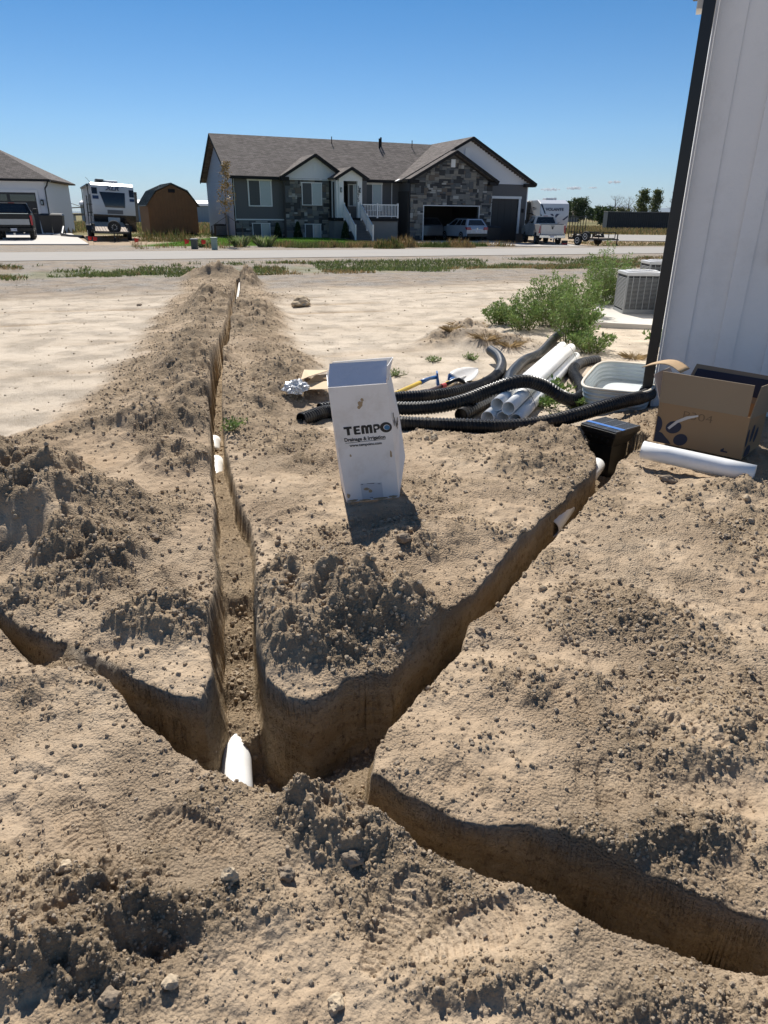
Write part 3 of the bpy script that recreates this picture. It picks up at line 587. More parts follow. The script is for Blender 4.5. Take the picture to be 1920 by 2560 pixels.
O_ = (BFL+BFR)/2
def q(*p): return [v-O_ for v in p]
def panel(name, pts, m, parent, th=.004):
    pts = [Vector(p) for p in pts]; nrm = (pts[1]-pts[0]).cross(pts[2]-pts[1]).normalized()*th; n = len(pts)
    return mk(name, pts+[p-nrm for p in pts], [tuple(range(n)), tuple(range(2*n-1, n-1, -1))]+[(i, i+n, (i+1) % n+n, (i+1) % n) for i in range(n)], m, parent)
panel('front_panel', q(BFL, BFR, TFR, TFL), CW, t)
MID = BFR.lerp(TFR, .5); crease = A(1013, 1141, 3.78); c2 = A(999, 1040, 3.80)
mk('side_panel', q(BFR, TFR, TBR, c2, crease, BBR), [(0, 5, 4), (0, 4, 3), (0, 3, 1), (1, 3, 2)], CW, t)
panel('side_panel', q(BBL, BFL, TFL, TBL), CW, t); panel('back_panel', q(BBR, BBL, TBL, TBR), CW, t)
# lid: corrugated flap a little open at the right, folded white edge behind it
LID = mat('lid_shade_blue', (.58, .62, .72), .5, var=.06, vs=30, bump=.35, bs=60)  # white flap; the blue-grey of its shade is put into the colour
fl = TFL.lerp(TFR, .0); fr = TFL.lerp(TFR, .985); e1 = A(824, 909, TFL.y+.075); e2 = A(967, 901, TFR.y+.075)
panel('top_flap', q(fl+Vector((0, 0, .004)), fr+Vector((0, 0, .004)), e2, e1), LID, t, .004)
panel('rear_flap', q(TBL, TBR, A(983, 893, TBR.y-.02), A(832, 905, TBL.y-.02)), CW, t, .003); panel('side_flap', q(TFR, TBR, A(983, 893, TBR.y-.02), A(969, 915, TFR.y+.02)), CW, t, .003)
panel('torn_edge', q(TFR.lerp(TBR, .3), TFR.lerp(TBR, .75), TFR.lerp(TBR, .6)+Vector((-.03, 0, -.05)), TFR.lerp(TBR, .35)+Vector((-.015, 0, -.06))), CT, t, .003)
# print on the front panel
ex = (TFR-TFL).lerp(BFR-BFL, .45).normalized(); ez = (TFL-BFL).normalized(); ey = ez.cross(ex).normalized(); ez = ex.cross(ey)*-1 if False else ey.cross(ex)*-1
FR = Matrix((ex, (TFL-BFL).normalized(), ex.cross((TFL-BFL)).normalized())).transposed().to_4x4()
def onf(u, v, w=.0012):       # u, v fractions of the front panel
    p = BFL.lerp(BFR, u).lerp(TFL.lerp(TFR, u), v)-O_; return p+ex.cross((TFL-BFL)).normalized()*w
wd = (BFR-BFL).length
def ply(name, pts, m, parent, w=.0012):
    return mk(name, [onf(u, v, w) for u, v in pts], [tuple(range(len(pts)))], m, parent)
# heavy capitals built as outlines (fractions of a letter cell)
LET = {'T': [[(0,1),(1,1),(1,.74),(.70,.74),(.70,0),(.34,0),(.34,.74),(0,.74)]],
       'E': [[(.04,.88),(.14,1),(.96,1),(.96,.78),(.42,.78),(.42,.61),(.88,.61),(.88,.40),(.42,.40),(.42,.22),(.96,.22),(.96,0),(.14,0),(.04,.12)]],
       'M': [[(.0,0),(.0,.86),(.08,1),(.40,1),(.5,.86),(.6,1),(.92,1),(1,.86),(1,0),(.74,0),(.74,.70),(.70,.72),(.64,.70),(.64,0),(.36,0),(.36,.70),(.30,.72),(.26,.70),(.26,0)]],
       'P': [[(.04,0),(.04,.88),(.14,1),(.66,1),(.86,.94),(.98,.80),(.98,.55),(.86,.40),(.66,.33),(.40,.33),(.40,0)]]}
u0, v0, ch = .150, .597, .073
cells = [('T', .0, .142), ('E', .165, .125), ('M', .305, .195), ('P', .515, .125)]
for c_, a, w_ in cells:
    for pl in LET[c_]: ply('letter', [(u0+a+x*w_, v0+y*ch+.006*(a+x*w_)) for x, y in pl], INK, t)
ply('letter_hole', [(u0+.515+.055+.045*math.cos(k*PI/6)*.6, v0+ch*.67+math.sin(k*PI/6)*.010) for k in range(12)], CW, t, .0018)
cx_, cy_ = u0+.745, v0+ch*.5+.006
ply('letter', [(cx_+.108*math.cos(k*PI/16), cy_+.044*math.sin(k*PI/16)) for k in range(32)], INK, t)
ply('blue_dot', [(cx_+.012+.058*math.cos(k*PI/12), cy_+.023*math.sin(k*PI/12)) for k in range(24)], CW, t, .0018)
ply('blue_dot', [(cx_+.016+.052*math.cos(k*PI/12), cy_-.001+.0205*math.sin(k*PI/12)) for k in range(24)], BLUE, t, .0024)
text('lettering', 'Drainage & Irrigation', .0295, INK, t, onf(.50, .558), FR, .0002, .0009, sx=.93); text('lettering', 'www.tempoinc.com', .0225, INK, t, onf(.50, .507), FR, .0002, .0006)
ply('underline', [(.145, .5295), (.86, .5355), (.86, .539), (.145, .533)], INK, t)
ply('tape_patch', [(.30, .012), (.70, .012), (.70, .155), (.30, .160)], mat('tape', (.62, .62, .64), .35, var=.03), t, .0008)
for (a, b, c_, d) in ((.31, .158, .35, .152), (.42, .158, .56, .154), (.62, .148, .67, .143), (.44, .028, .5, .024)): ply('tape_scuff', [(a, b), (c_, d+.003), (c_, d-.003), (a, b-.003)], INK, t, .0014)
MUD = mat('dried_mud', (.42, .31, .19), .9, var=.2, vs=60, bump=.5, bs=90)
def blotch(name, u, v, ru, rv, m, par, seed, w=.0013, fn=None):
    pts = []
    for k in range(26):
        a = k*2*PI/26; f = 1+.45*mnoise.noise(Vector((math.cos(a)*1.6+seed, math.sin(a)*1.6, seed)))
        pts.append((u+ru*f*math.cos(a), v+rv*f*math.sin(a)))
    return ply(name, pts, m, par, w)
blotch('mud_mark', .50, .855, .045, .022, MUD, t, 3.1); blotch('mud_mark', .47, .825, .035, .012, MUD, t, 5.1); blotch('mud_mark', .54, .885, .025, .014, MUD, t, 8.7)
for _k, (_u, _v, _a, _b) in enumerate([(.12, .012, .10, .010), (.34, .008, .12, .007), (.62, .010, .14, .009), (.88, .014, .08, .012), (.05, .06, .03, .02), (.93, .40, .02, .03), (.20, .42, .015, .012)]): blotch('mud_mark', _u, _v, _a, _b, MUD, t, 11.3+_k*2.7)
blotch('mud_mark', .40, .108, .06, .012, MUD, t, 2.2, .0016); blotch('mud_mark', .47, .085, .04, .014, MUD, t, 7.2, .0016)
sn = (TBR-TFR).normalized()
for k, (a, b, w_) in enumerate([(.20, .80, .10), (.30, .74, .12), (.22, .72, .07), (.42, .66, .10), (.5, .60, .10), (.58, .62, .05), (.62, .66, .04)]):
    p0 = BFR.lerp(TFR, b-.10).lerp(c2, a)-O_+Vector((.004, -.003, 0)); d1 = (TFR-BFR).normalized()*.03; d2 = (c2-MID).normalized()*.012
    mk('side_print', [p0, p0+d2, p0+d2+d1, p0+d1*1.1], [(0, 1, 2, 3)], INK, t)

# ------------------------------------------------------------------ torn tan carton lying behind it with a plastic bag
z0 = gz(*G(770, 960, .05)); t = thing('torn_carton', 'flattened tan carton with torn flaps lying behind the tall white carton', 'box', G3(770, 960, z0))
O2 = G3(770, 960, z0)
panel('bottom_flap', [G3(745, 974, z0+.02)-O2, G3(822, 972, z0+.02)-O2, G3(822, 952, z0+.05)-O2, G3(763, 958, z0+.04)-O2], CTL, t)
panel('side_flap', [G3(763, 958, z0+.04)-O2, G3(822, 951, z0+.05)-O2, G3(824, 934, z0+.09)-O2, G3(790, 938, z0+.10)-O2], CT, t)
panel('top_flap', [G3(752, 949, z0+.08)-O2, G3(775, 940, z0+.11)-O2, G3(824, 925, z0+.12)-O2, G3(760, 924, z0+.10)-O2], CTL, t)
bm = bmesh.new(); bmesh.ops.create_icosphere(bm, subdivisions=4, radius=1)
for v in bm.verts:
    d = 1+.5*mnoise.noise(v.co*2.2)+.25*mnoise.noise(v.co*6); v.co = Vector((v.co.x*.10, v.co.y*.09, max(v.co.z*.055, -.04)))*d
me = bpy.data.meshes.new('plastic_bag'); bm.to_mesh(me); bm.free(); me.materials.append(mat('film', (.75, .77, .80), .25, var=.05, trans=.35))
o = link(bpy.data.objects.new('plastic_bag', me)); o.location = G3(740, 968, z0+.04); o.rotation_euler = (0, 0, .7); tag(o, 'crumpled clear plastic bag caught on the torn carton', 'plastic bag')

# ------------------------------------------------------------------ hand tools on the pale dirt
YEL = mat('yellow_fibreglass', (.62, .42, .04), .4); BLU = mat('blue_paint', (.025, .13, .36), .35, dirt=(.3, .27, .22, .5), ds=20); RED = mat('red_band', (.5, .03, .03), .5)
STE = mat('worn_steel', (.62, .60, .57), .42, var=.08, dirt=(.42, .35, .27, .5), ds=14); WOOD = mat('grey_wood', (.42, .33, .22), .8); DKW = mat('dark_handle', (.07, .035, .03), .45)
t = thing('hoe', 'hoe with a yellow handle and blue head lying beside the hoses', 'hoe', G3(1052, 955, .05)); O3 = G3(1052, 955, .05)
MB().tube([G3(905, 1022, .07)-O3, G3(1000, 979, .07)-O3, G3(1053, 955, .07)-O3], .020, 10).build('handle', YEL, t, True)
MB().tube([G3(1051, 956, .07)-O3, G3(1062, 951, .08)-O3, G3(1074, 946, .095)-O3, G3(1090, 943, .085)-O3], [.024, .021, .017, .020], 10).build('neck', BLU, t, True)
b = G3(1094, 944, .08)-O3; MB().hexa([b+Vector((-.01, -.10, -.07)), b+Vector((.02, -.11, -.07)), b+Vector((.02, .11, -.075)), b+Vector((-.01, .10, -.075))], [b+Vector((-.015, -.03, .05)), b+Vector((.0, -.03, .05)), b+Vector((.0, .04, .06)), b+Vector((-.015, .04, .06))]).build('blade', BLU, t)
t = thing('pick', 'bent dark pick with a red band round its handle, lying across the shovels', 'pick', G3(1109, 964, .08)); O3 = G3(1109, 964, .08)
MB().tube([G3(1030, 995, .06)-O3, G3(1053, 984, .07)-O3, G3(1106, 965, .09)-O3], .018, 10).build('handle', DKW, t, True)
MB().tube([G3(1103, 966, .09)-O3, G3(1113, 963, .09)-O3], .023, 12).build('band', RED, t)
MB().tube([G3(1111, 963, .09)-O3, G3(1135, 951, .11)-O3, G3(1147, 949, .12)-O3, G3(1157, 954, .10)-O3, G3(1164, 964, .05)-O3], [.018, .019, .021, .022, .018], 10).build('head', SMO, t, True)
t = thing('shovel', 'blue scoop shovel lying behind the white spade', 'shovel', G3(1135, 945, .03)); O3 = G3(1135, 945, .03)
panel('blade', [G3(1119, 950, .02)-O3, G3(1150, 946, .02)-O3, G3(1166, 928, .05)-O3, G3(1121, 934, .08)-O3], BLU, t, .004)
panel('blade_side', [G3(1119, 950, .02)-O3, G3(1121, 934, .08)-O3, G3(1123, 934, .13)-O3, G3(1120, 948, .07)-O3], BLU, t, .004)
MB().tube([G3(1120, 955, .05)-O3, G3(1130, 948, .06)-O3, G3(1142, 942, .04)-O3], [.018, .020, .012], 8).build('socket', BLU, t, True)
MB().tube([G3(1080, 985, .04)-O3, G3(1121, 955, .05)-O3], .017, 8).build('handle', YEL, t, True)
t = thing('spade', 'round point spade with a dusty white blade and wooden handle', 'spade', G3(1170, 940, .04)); O3 = G3(1170, 940, .04)
V = []; F = []; ax = (G3(1196, 925, .10)-G3(1146, 952, .06)); ayv = Vector((-.25, .2, .10)).normalized()*.12; o0 = G3(1146, 952, .04)-O3
for i in range(9):
    f = i/8; w_ = (math.sin(PI*min(1, f*.62+.40))**.7)*(1 if f < .75 else math.sqrt(max(0, 1-((f-.75)/.25)**2)))
    for j in range(7):
        g = j/3-1; V.append(o0+ax*f+ayv*g*w_+Vector((0, 0, .03*g*g*w_+.02*f)))
for i in range(8):
    for j in range(6): a = i*7+j; F.append((a, a+1, a+8, a+7))
s_ = mk('blade', V, F, STE, t, True); s_.modifiers.new('thick', 'SOLIDIFY').thickness = .003
MB().tube([o0+ax*.35+Vector((0, 0, .01)), o0+Vector((0, 0, .01)), o0-ax*.25], [.010, .019, .019], 8).build('socket', STE, t, True)
MB().tube([o0-ax*.2, o0-ax*1.6-Vector((0, 0, .02))], .016, 8).build('handle', WOOD, t, True)
o = MB().bar(G3(1187, 962, .03), G3(1206, 943, .04), .03, .02).build('wood_offcut', WOOD); tag(o, 'short grey wooden offcut lying right of the spade', 'wood')
t = thing('hinge_clamp', 'small black perforated metal bracket between spade and hose', 'bracket', G3(1170, 956, .04)); O3 = G3(1170, 956, .04)
panel('plate', [G3(1164, 953, .05)-O3, G3(1175, 958, .04)-O3, G3(1184, 955, .06)-O3, G3(1178, 951, .09)-O3], SMO, t, .006); MB().tube([G3(1160, 960, .04)-O3, G3(1190, 962, .04)-O3], .008, 6).build('pin', SMO, t)

# ------------------------------------------------------------------ black catch basin
zb = .135; c4 = [G3(1457, 1057, zb), G3(1521, 1071, zb), G3(1602, 1068, zb), G3(1528, 1052, zb)]
cc = sum(c4, Vector())/4; sx = .150
t = thing('catch_basin', 'black plastic catch basin with a grate top and blue tape set in the trench end', 'catch basin', (cc.x, cc.y, zb), R(-52)); BP = mat('black_basin', (.008, .008, .009), .38, dirt=(.12, .10, .08, .2), ds=8)
def sq(h, z): return [(-h, -h, z), (h, -h, z), (h, h, z), (-h, h, z)]
MB().hexa(sq(.148, -.045), sq(.157, -.006)).build('rim', BP, t, bevel=.003)
mb = MB().hexa(sq(.100, -.13), sq(.145, -.046)); mb.hexa(sq(.088, -.42), sq(.100, -.131)); mb.build('body', BP, t, bevel=.004)
GRT = mat('grate_plastic', (.10, .105, .11), .35)
for k in range(14): MB().box(-.15, .15, -.144+k*.0215, -.134+k*.0215, -.004, .004).build('grate_bar', GRT, t)
for k in (-.147, -.05, .05, .147): MB().box(k-.005, k+.005, -.15, .15, -.006, .0055).build('grate_rib', GRT, t)
TAPE = mat('blue_tape', (.02, .13, .42), .5, var=.05)
MB().box(-.159, .159, -.085, -.045, .006, .0075).build('tape_strip', TAPE, t); MB().box(-.1605, -.1585, -.085, -.045, -.11, .0065).build('tape_strip', TAPE, t)
for k in range(5): MB().prism([(-.12+k*.05, -.07), (-.10+k*.05, -.07), (-.12+k*.05, -.09)], 'y', -.1475+.004, -.139+.0).build('notch', mat('deep_black', (.002, .002, .002), .9), t)

# ------------------------------------------------------------------ galvanised stock tank beside the house
GAL = mat('galvanised_steel', (.52, .56, .56), .45, metal=.15, var=.05, dirt=(.40, .36, .30, .35), ds=3); RIM = mat('dusty_rim', (.62, .56, .46), .6)
t = thing('stock_tank', 'oval galvanised stock tank with a pale rim against the corner of the white house', 'tank', (2.19, 6.34, .02), R(-24))
t.scale = (1, 1, .76); HX, HY = .30, .66
def rr_(k, n=56, gx=0):
    a = 2*PI*k/n; e_ = .42; c_, s_ = math.cos(a), math.sin(a); return ((HX+gx)*abs(c_)**e_*(1 if c_ > 0 else -1), (HY+gx)*abs(s_)**e_*(1 if s_ > 0 else -1))
def ring(prof, name, m):
    V = []; F = []; n = 56
    for g, z in prof:
        for k in range(n): x, y = rr_(k, n, g); V.append((x, y, z))
    for i in range(len(prof)-1):
        for k in range(n): F.append((i*n+k, i*n+(k+1) % n, (i+1)*n+(k+1) % n, (i+1)*n+k))
    return mk(name, V, F, m, t, True)
pr = [(.0-.03, .01)]
for k in range(25): z = .02+.235*k/24; pr.append((-.03*(1-k/24)+.0045*math.sin(k*1.25), z))
ring(pr, 'outer_wall', GAL); ring([(g-.012, z) for g, z in pr], 'inner_wall', GAL)
ring([(.012*math.cos(a*PI/5)-.0, .257+.014*math.sin(a*PI/5)) for a in range(11)], 'rim', RIM)
mk('floor', [(*rr_(k, 56, -.045), .028) for k in range(56)], [tuple(range(56))], GAL, t)

# ------------------------------------------------------------------ big cardboard box against the house
KR = mat('brown_cardboard', (.30, .19, .10), .8, var=.06, vs=4, bump=.1, bs=12); KRD = mat('cardboard_inside', (.26, .205, .145), .8, var=.05); NAVY = mat('navy_print', (.018, .022, .045), .7)
p0 = G3(1632, 1103, .09); p1 = G3(1848, 1148, .09); an = math.atan2(p1.y-p0.y, p1.x-p0.x); Wb = (p1-p0).length*1.02; Hb = .285; Db = .42
t = thing('paw_box', 'open brown cardboard box with dark paw prints leaning by the white house', 'box', p0, an, None, 0, 0)
th = .005
MB().box(0, Wb, 0, th, 0, Hb).build('front_panel', KR, t); MB().box(0, th, th, Db, 0, Hb).build('side_panel', KR, t); MB().box(Wb-th, Wb, th, Db, 0, Hb).build('side_panel', KR, t)
MB().box(th, Wb-th, Db-th, Db, 0, Hb).build('back_panel', KR, t); MB().box(th, Wb-th, th, Db-th, .0, .004).build('bottom_panel', KR, t)
panel('front_flap', [(-.003, 0, Hb), (Wb*.97, 0, Hb), (Wb*.99, -.045, Hb+.215), (.005, -.045, Hb+.222)], KRD, t)
panel('side_flap', [(0, 0, Hb), (-.06, -.03, Hb+.19), (-.055, .24, Hb+.20), (0, Db, Hb)], mat('cardboard_lit', (.55, .48, .42), .8), t)  # same box cardboard in a paler colour, standing for sun on this flap
panel('side_flap', [(Wb, 0, Hb-.01), (Wb+.04, Db, Hb-.02), (Wb+.07, Db, Hb+.20), (Wb+.03, -.02, Hb+.21)], KRD, t)
panel('back_flap', [(0, Db, Hb), (Wb, Db, Hb), (Wb+.02, Db+.04, Hb+.19), (.06, Db+.04, Hb+.21)], KRD, t)
panel('print_band', [(.04, Db-.0, Hb+.04), (Wb, Db-.0, Hb+.04), (Wb+.015, Db+.03, Hb+.165), (.075, Db+.03, Hb+.18)], NAVY, t, .001)
V = []; F = []
for i in range(9):
    f = i/8
    for j in range(5):
        g = j/4; V.append((-.155+.27*f, -.02+.17*g+.05*math.sin(PI*f), Hb+.225+.035*math.sin(PI*f)-.045*f*f*0+.004*g))
for i in range(8):
    for j in range(4): a = i*5+j; F.append((a, a+5, a+6, a+1))
o = mk('loose_flap', V, F, CT, t, True); o.modifiers.new('thick', 'SOLIDIFY').thickness = .005
def blob(cx, cz, rx, rz, rot=0, n=28, x0=.006, x1=9, zmin=.004):
    out = []
    for k in range(n):
        a = 2*PI*k/n; x = rx*math.cos(a); z = rz*math.sin(a); out.append((min(x1, max(x0, cx+x*math.cos(rot)-z*math.sin(rot))), max(zmin, cz+x*math.sin(rot)+z*math.cos(rot))))
    return out
def paw(pts, y=-.0015): mk('paw_print', [(x, y, z) for x, z in pts], [tuple(range(len(pts)))], NAVY, t)
paw(blob(.012, .130, .034, .058, .1)); paw(blob(.125, .128, .055, .043, .5)); paw(blob(.185, .050, .050, .040, .6))
paw([(.006, .004), (.006, .070), (.03, .078), (.055, .074), (.078, .052), (.105, .030), (.122, .012), (.124, .004)])
def paws(pts): mk('paw_print', [(Wb+.0015, y, z) for y, z in pts], [tuple(range(len(pts)))], NAVY, t)
paws(blob(.035, .14, .028, .06, -.1, x0=.01)); paws(blob(.14, .15, .035, .06, -.4)); paws(blob(.24, .12, .035, .055, -.6)); paws(blob(.10, .03, .07, .045, 0, x0=.01))
text('handwriting', 'P304', .075, mat('pencil', (.16, .10, .055), .8), t, Vector((.27, -.0012, .225)), FRONT, .0002, -.0012, sx=1.35)
mk('arrow_mark', [(.455, -.0015, .025), (.50, -.0015, .025), (.50, -.0015, .035), (.475, -.0015, .035), (.475, -.0015, .055), (.455, -.0015, .04)], [(0, 1, 2, 3, 4, 5)], NAVY, t)
TP = mat('clear_tape', (.55, .52, .50), .2, var=.1, vs=40)
mk('tape_strip', [(.085, -.003, .118), (.099, -.003, .108), (.150, -.003, .165), (.215, -.003, .205), (.275, -.003, .232), (.272, -.003, .242), (.200, -.003, .220), (.138, -.003, .180)], [(0, 1, 2, 7), (7, 2, 3, 6), (6, 3, 4, 5)], TP, t)

# ------------------------------------------------------------------ air conditioners on their slab
SLAB = mat('pale_concrete', (.52, .49, .44), .85, var=.05, vs=3, bump=.2, bs=40)
o = MB().hexa([(3.20, 10.95, -.05), (4.75, 10.45, -.05), (5.9, 14.6, -.05), (4.4, 15.1, -.05)], [(3.20, 10.95, .075), (4.75, 10.45, .075), (5.9, 14.6, .075), (4.4, 15.1, .075)]).build('concrete_pad', SLAB, bevel=.01); tag(o, 'pale concrete pad under the grey air conditioners', 'concrete pad')
ACG = mat('grey_enamel', (.25, .26, .265), .45); ACD = mat('condenser_fins', (.035, .037, .04), .6); ACT = mat('light_grey_enamel', (.50, .50, .50), .4)
def aircon(label, x, y, rz, w=.62, h=.66):
    t = thing('air_conditioner', label, 'air conditioner', (x, y, .075), rz, 'grey air conditioners beside the white house'); a = w/2
    MB().box(-a+.02, a-.02, -a+.02, a-.02, .04, h-.03).build('core', ACD, t)
    MB().box(-a, a, -a, a, 0, .045).build('base_pan', ACG, t, bevel=.004); MB().box(-a-.006, a+.006, -a-.006, a+.006, h-.055, h).build('top_cover', ACT, t, bevel=.012)
    MB().lathe([(a*.86, h-.002), (a*.86, h+.012), (a*.78, h+.020), (a*.70, h+.012), (a*.70, h-.002)], n=28).build('fan_guard', ACT, t)
    for sx_ in (-1, 1):
        for sy in (-1, 1): MB().box(sx_*a-.028*(sx_ > 0), sx_*a+.028*(sx_ < 0), sy*a-.028*(sy > 0), sy*a+.028*(sy < 0), .045, h-.055).build('corner_post', ACG, t)
    n = 24
    for side in range(2):
        for k in range(n):
            z = .075+k*(h-.16)/n; mb = MB()
            if side == 0: mb.hexa([(-a+.03, -a+.012, z), (a-.03, -a+.012, z), (a-.03, -a+.016, z+.003), (-a+.03, -a+.016, z+.003)], [(-a+.03, -a+.001, z+.010), (a-.03, -a+.001, z+.010), (a-.03, -a+.005, z+.013), (-a+.03, -a+.005, z+.013)])
            else: mb.hexa([(-a+.012, -a+.03, z), (-a+.016, -a+.03, z+.003), (-a+.016, a-.03, z+.003), (-a+.012, a-.03, z)], [(-a+.001, -a+.03, z+.010), (-a+.005, -a+.03, z+.013), (-a+.005, a-.03, z+.013), (-a+.001, a-.03, z+.010)])
            mb.build('louvre', ACG, t)
    for k in range(1, 6):
        x_ = -a+k*w/6; MB().box(x_-.006, x_+.006, -a-.002, -a+.008, .05, h-.06).build('louvre_rib', ACG, t)
    for z in (.065,): MB().box(-a+.028, a-.028, -a-.001, -a+.012, .045, .072).build('lower_band', ACG, t)
    return t
aircon('nearer grey air conditioner standing at the front of the pad', 4.30, 12.26, R(-3)); aircon('farther grey air conditioner half hidden behind the black downspout', 5.38, 14.3, R(-3), .62, .72)

# ------------------------------------------------------------------ weeds by the pad
wg = 'green weeds growing beside the concrete pad'
for (x, y, h_, r_, ns, nl, lb) in [(1305, 665, 1.15, .55, 44, 100, 'tallest bushy green weed, leaning on the air conditioner'), (1245, 690, .80, .50, 34, 90, 'tall green weed left of the tallest one'), (1345, 662, .85, .35, 22, 80, 'green weed squeezed against the left side of the air conditioner'),
                                 (1190, 705, .85, .55, 36, 90, 'mid height green weed in the middle of the row'), (1230, 745, .75, .38, 26, 90, 'bright green weed behind the far ends of the white pipes'), (1130, 712, .56, .48, 30, 80, 'low green weed near the left end of the row'), (1075, 700, .34, .36, 24, 60, 'lowest weed at the left end of the row'),
                                 (1275, 762, .34, .30, 18, 60, 'small weed at the right of the white pipe ends')]:
    px, py = D(x, y, 0); leafy('weed_bush', lb, 'weed', (px, py, gz(px, py)), h_*1.08, r_, ns, int(nl*1.7), .034, group=wg, cols=[(.16, .25, .07), (.11, .19, .05), (.20, .28, .09), (.24, .30, .10)])
for (x, y, h_, lb) in [(932, 781, .07, 'small green seedling on the pale dirt behind the white carton'), (1018, 778, .07, 'small green seedling left of the upturned hose'), (855, 812, .06, 'tiny weed right behind the white carton'), (500, 955, .08, 'grey green sprig on the edge of the long trench'), (1240, 940, .09, 'weed in front of the catch basin, left of it'), (1205, 850, .14, 'weed under the arching hose'), (1235, 880, .14, 'weed between the hoses near the stock tank'), (1180, 880, .12, 'weed right of the near pipe ends'), (1418, 742, .22, 'weed beside the black downspout')]:
    px, py = D(x, y, 0); leafy('small_weed', lb, 'weed', (px, py, gz(px, py)), h_, h_*1.1, 9, 22, h_*.30)
for (x, y, h_, lb) in [(1213, 918, .17, 'grass tuft poking up in front of the hose'), (1195, 862, .16, 'grass tuft beside the lower right white pipe')]:
    px, py = D(x, y, .02); tuft('grass_tuft', lb, 'grass tuft', (px, py, gz(px, py)), h_, .12, 60, GREENS, w=.006)
DRY = [(.40, .30, .17), (.33, .25, .15), (.48, .36, .20)]
for i, (x, y, r_, lb) in enumerate([(1010, 725, .35, 'dry straw clump on the left of the low dirt heap'), (1050, 745, .3, 'dry straw clump at the front of the low dirt heap'), (1100, 750, .25, 'dry straw clump at the right of the low dirt heap'), (1370, 765, .22, 'dry straw clump near the foot of the downspout'), (975, 735, .2, 'smallest dry straw clump left of the dirt heap')]):
    px, py = D(x, y, .05); tuft('dry_tuft', lb, 'dry weed', (px, py, gz(px, py)), .09, r_*.75, 170, DRY, w=.004, lean=1.1)
# stones one can point at
RK = mat('pale_rock', (.47, .38, .27), .95, var=.15, vs=12, bump=.7, bs=50, spec=.1); RKD = mat('dark_clod', (.27, .215, .16), .95, var=.2, vs=15, bump=.7, bs=60, spec=.1)
ROCKS = [(650, 655, .33, RK, (1.3, .6, .42), 'big pale slab of dried mud lying on the driveway'), (921, 949, .032, RK, (1, 1, .9), 'pale stone left of the pair below the hoses'), (938, 950, .042, RK, (1, .9, 1), 'larger of the pale stones below the hoses'), (930, 958, .028, RK, (1, .9, .8), 'front stone of the three below the hoses'), (872, 1192, .050, RKD, (1.1, .9, .8), 'grey clod at the tip of the carton shadow'),
         (500, 1925, .028, RK, (.8, 1, 1.2), 'pale upright stone in the lower middle of the dirt'), (618, 1895, .030, RKD, (1, .8, .8), 'dark clod right of the upright pale stone'), (152, 1918, .024, RK, (.9, .9, 1), 'round pebble at the lower left'), (338, 1183, .038, RKD, (1.2, .7, .6), 'clod sunk in a hollow of the left spoil'), (243, 2165, .028, RKD, (1, 1, .9), 'round clod at the bottom left'), (372, 2130, .022, RK, (1, 1, .9), 'pebble in the pit at the bottom left'),
         (1560, 1040, .05, RKD, (1.3, .8, .7), 'dark clod in front of the short white pipe'), (1610, 1085, .035, RK, (1, .8, .8), 'pale clod below the end of the short white pipe'), (1442, 1038, .06, RKD, (1.2, .8, .6), 'clod under the middle of the short white pipe'), (300, 545*1.2, .06, RKD, (1, .8, .6), 'clod on the left spoil bank'), (1035, 1365, .026, RKD, (1, 1, .8), 'clod on the right lip of the right trench'), (1150, 1420, .018, RKD, (1.1, .9, .8), 'small clod right of the right trench'), (725, 2155, .024, RK, (1, 1, .8), 'pale clod at the bottom middle'),
         (760, 1862, .032, RKD, (1.3, .8, .7), 'dark clod below the lump at the trench junction'), (1340, 1635, .012, RK, (1, 1, .8), 'pebble in the middle of the right hand dirt')]
for i, (x, y, r_, m, s_, lb) in enumerate(ROCKS):
    r_ *= .72; px, py = D(x, y, .05); rock('clod' if m is RKD else 'stone', lb, (px, py, gz(px, py)+r_*.28), r_, m, i+1, s_, 'clod' if m is RKD else 'stone')
# ------------------------------------------------------------------ roads, drives, hills
def rxy(u, d): return (u*RC-d*RS, u*RS+d*RC)       # along the road, away from the camera
def sheet(name, pts, m, dz, kind='structure', nx=1, ny=1, thick=0):
    # pts: four corners ccw, gridded and laid on the ground surface
    p = [Vector((a, b, 0)) for a, b in pts]; V = []; F = []
    for j in range(ny+1):
        for i in range(nx+1):
            q_ = p[0].lerp(p[1], i/nx).lerp(p[3].lerp(p[2], i/nx), j/ny); V.append(q_)
    zz_ = ground(np.array([v.x for v in V]), np.array([v.y for v in V]), False)[0]
    V = [(v.x, v.y, float(z)+dz) for v, z in zip(V, zz_)]
    for j in range(ny):
        for i in range(nx): a = j*(nx+1)+i; F.append((a, a+1, a+nx+2, a+nx+1))
    return tag(mk(name, V, F, m), kind=kind)
ASPH = mat('chip_seal_road', (.30, .28, .255), .92, var=.08, vs=.6, bump=.25, bs=60, world=True, dirt=(.36, .32, .27, .5), ds=.5)
CONC = mat('driveway_concrete', (.50, .465, .42), .85, var=.06, vs=.8, bump=.15, bs=30, world=True)
sheet('road', [rxy(-140, 27.6), rxy(160, 27.6), rxy(160, 33.6), rxy(-140, 33.6)], ASPH, .014, nx=300, ny=14)
sheet('far_road', [(19, 69), (120, 64), (120, 80), (21, 85)], ASPH, .06, nx=40, ny=8)
def slab(name, label, pts, parent=None):
    o = sheet(name, pts, CONC, .06, None, 24, 16); md = o.modifiers.new('thick', 'SOLIDIFY'); md.thickness = .16; md.offset = -1; return tag(o, label, 'driveway')
slab('driveway', 'concrete driveway in front of the white garage at the left', [(-45, 30.5), (-15.6, 38.6), (-25.2, 59.2), (-50, 52)])
slab('driveway', 'concrete driveway in front of the grey house garages', [(2.1, 41.9), (17.2, 48.2), (13.3, 61.8), (.2, 54.5)])
HAZE = 2.6e-5
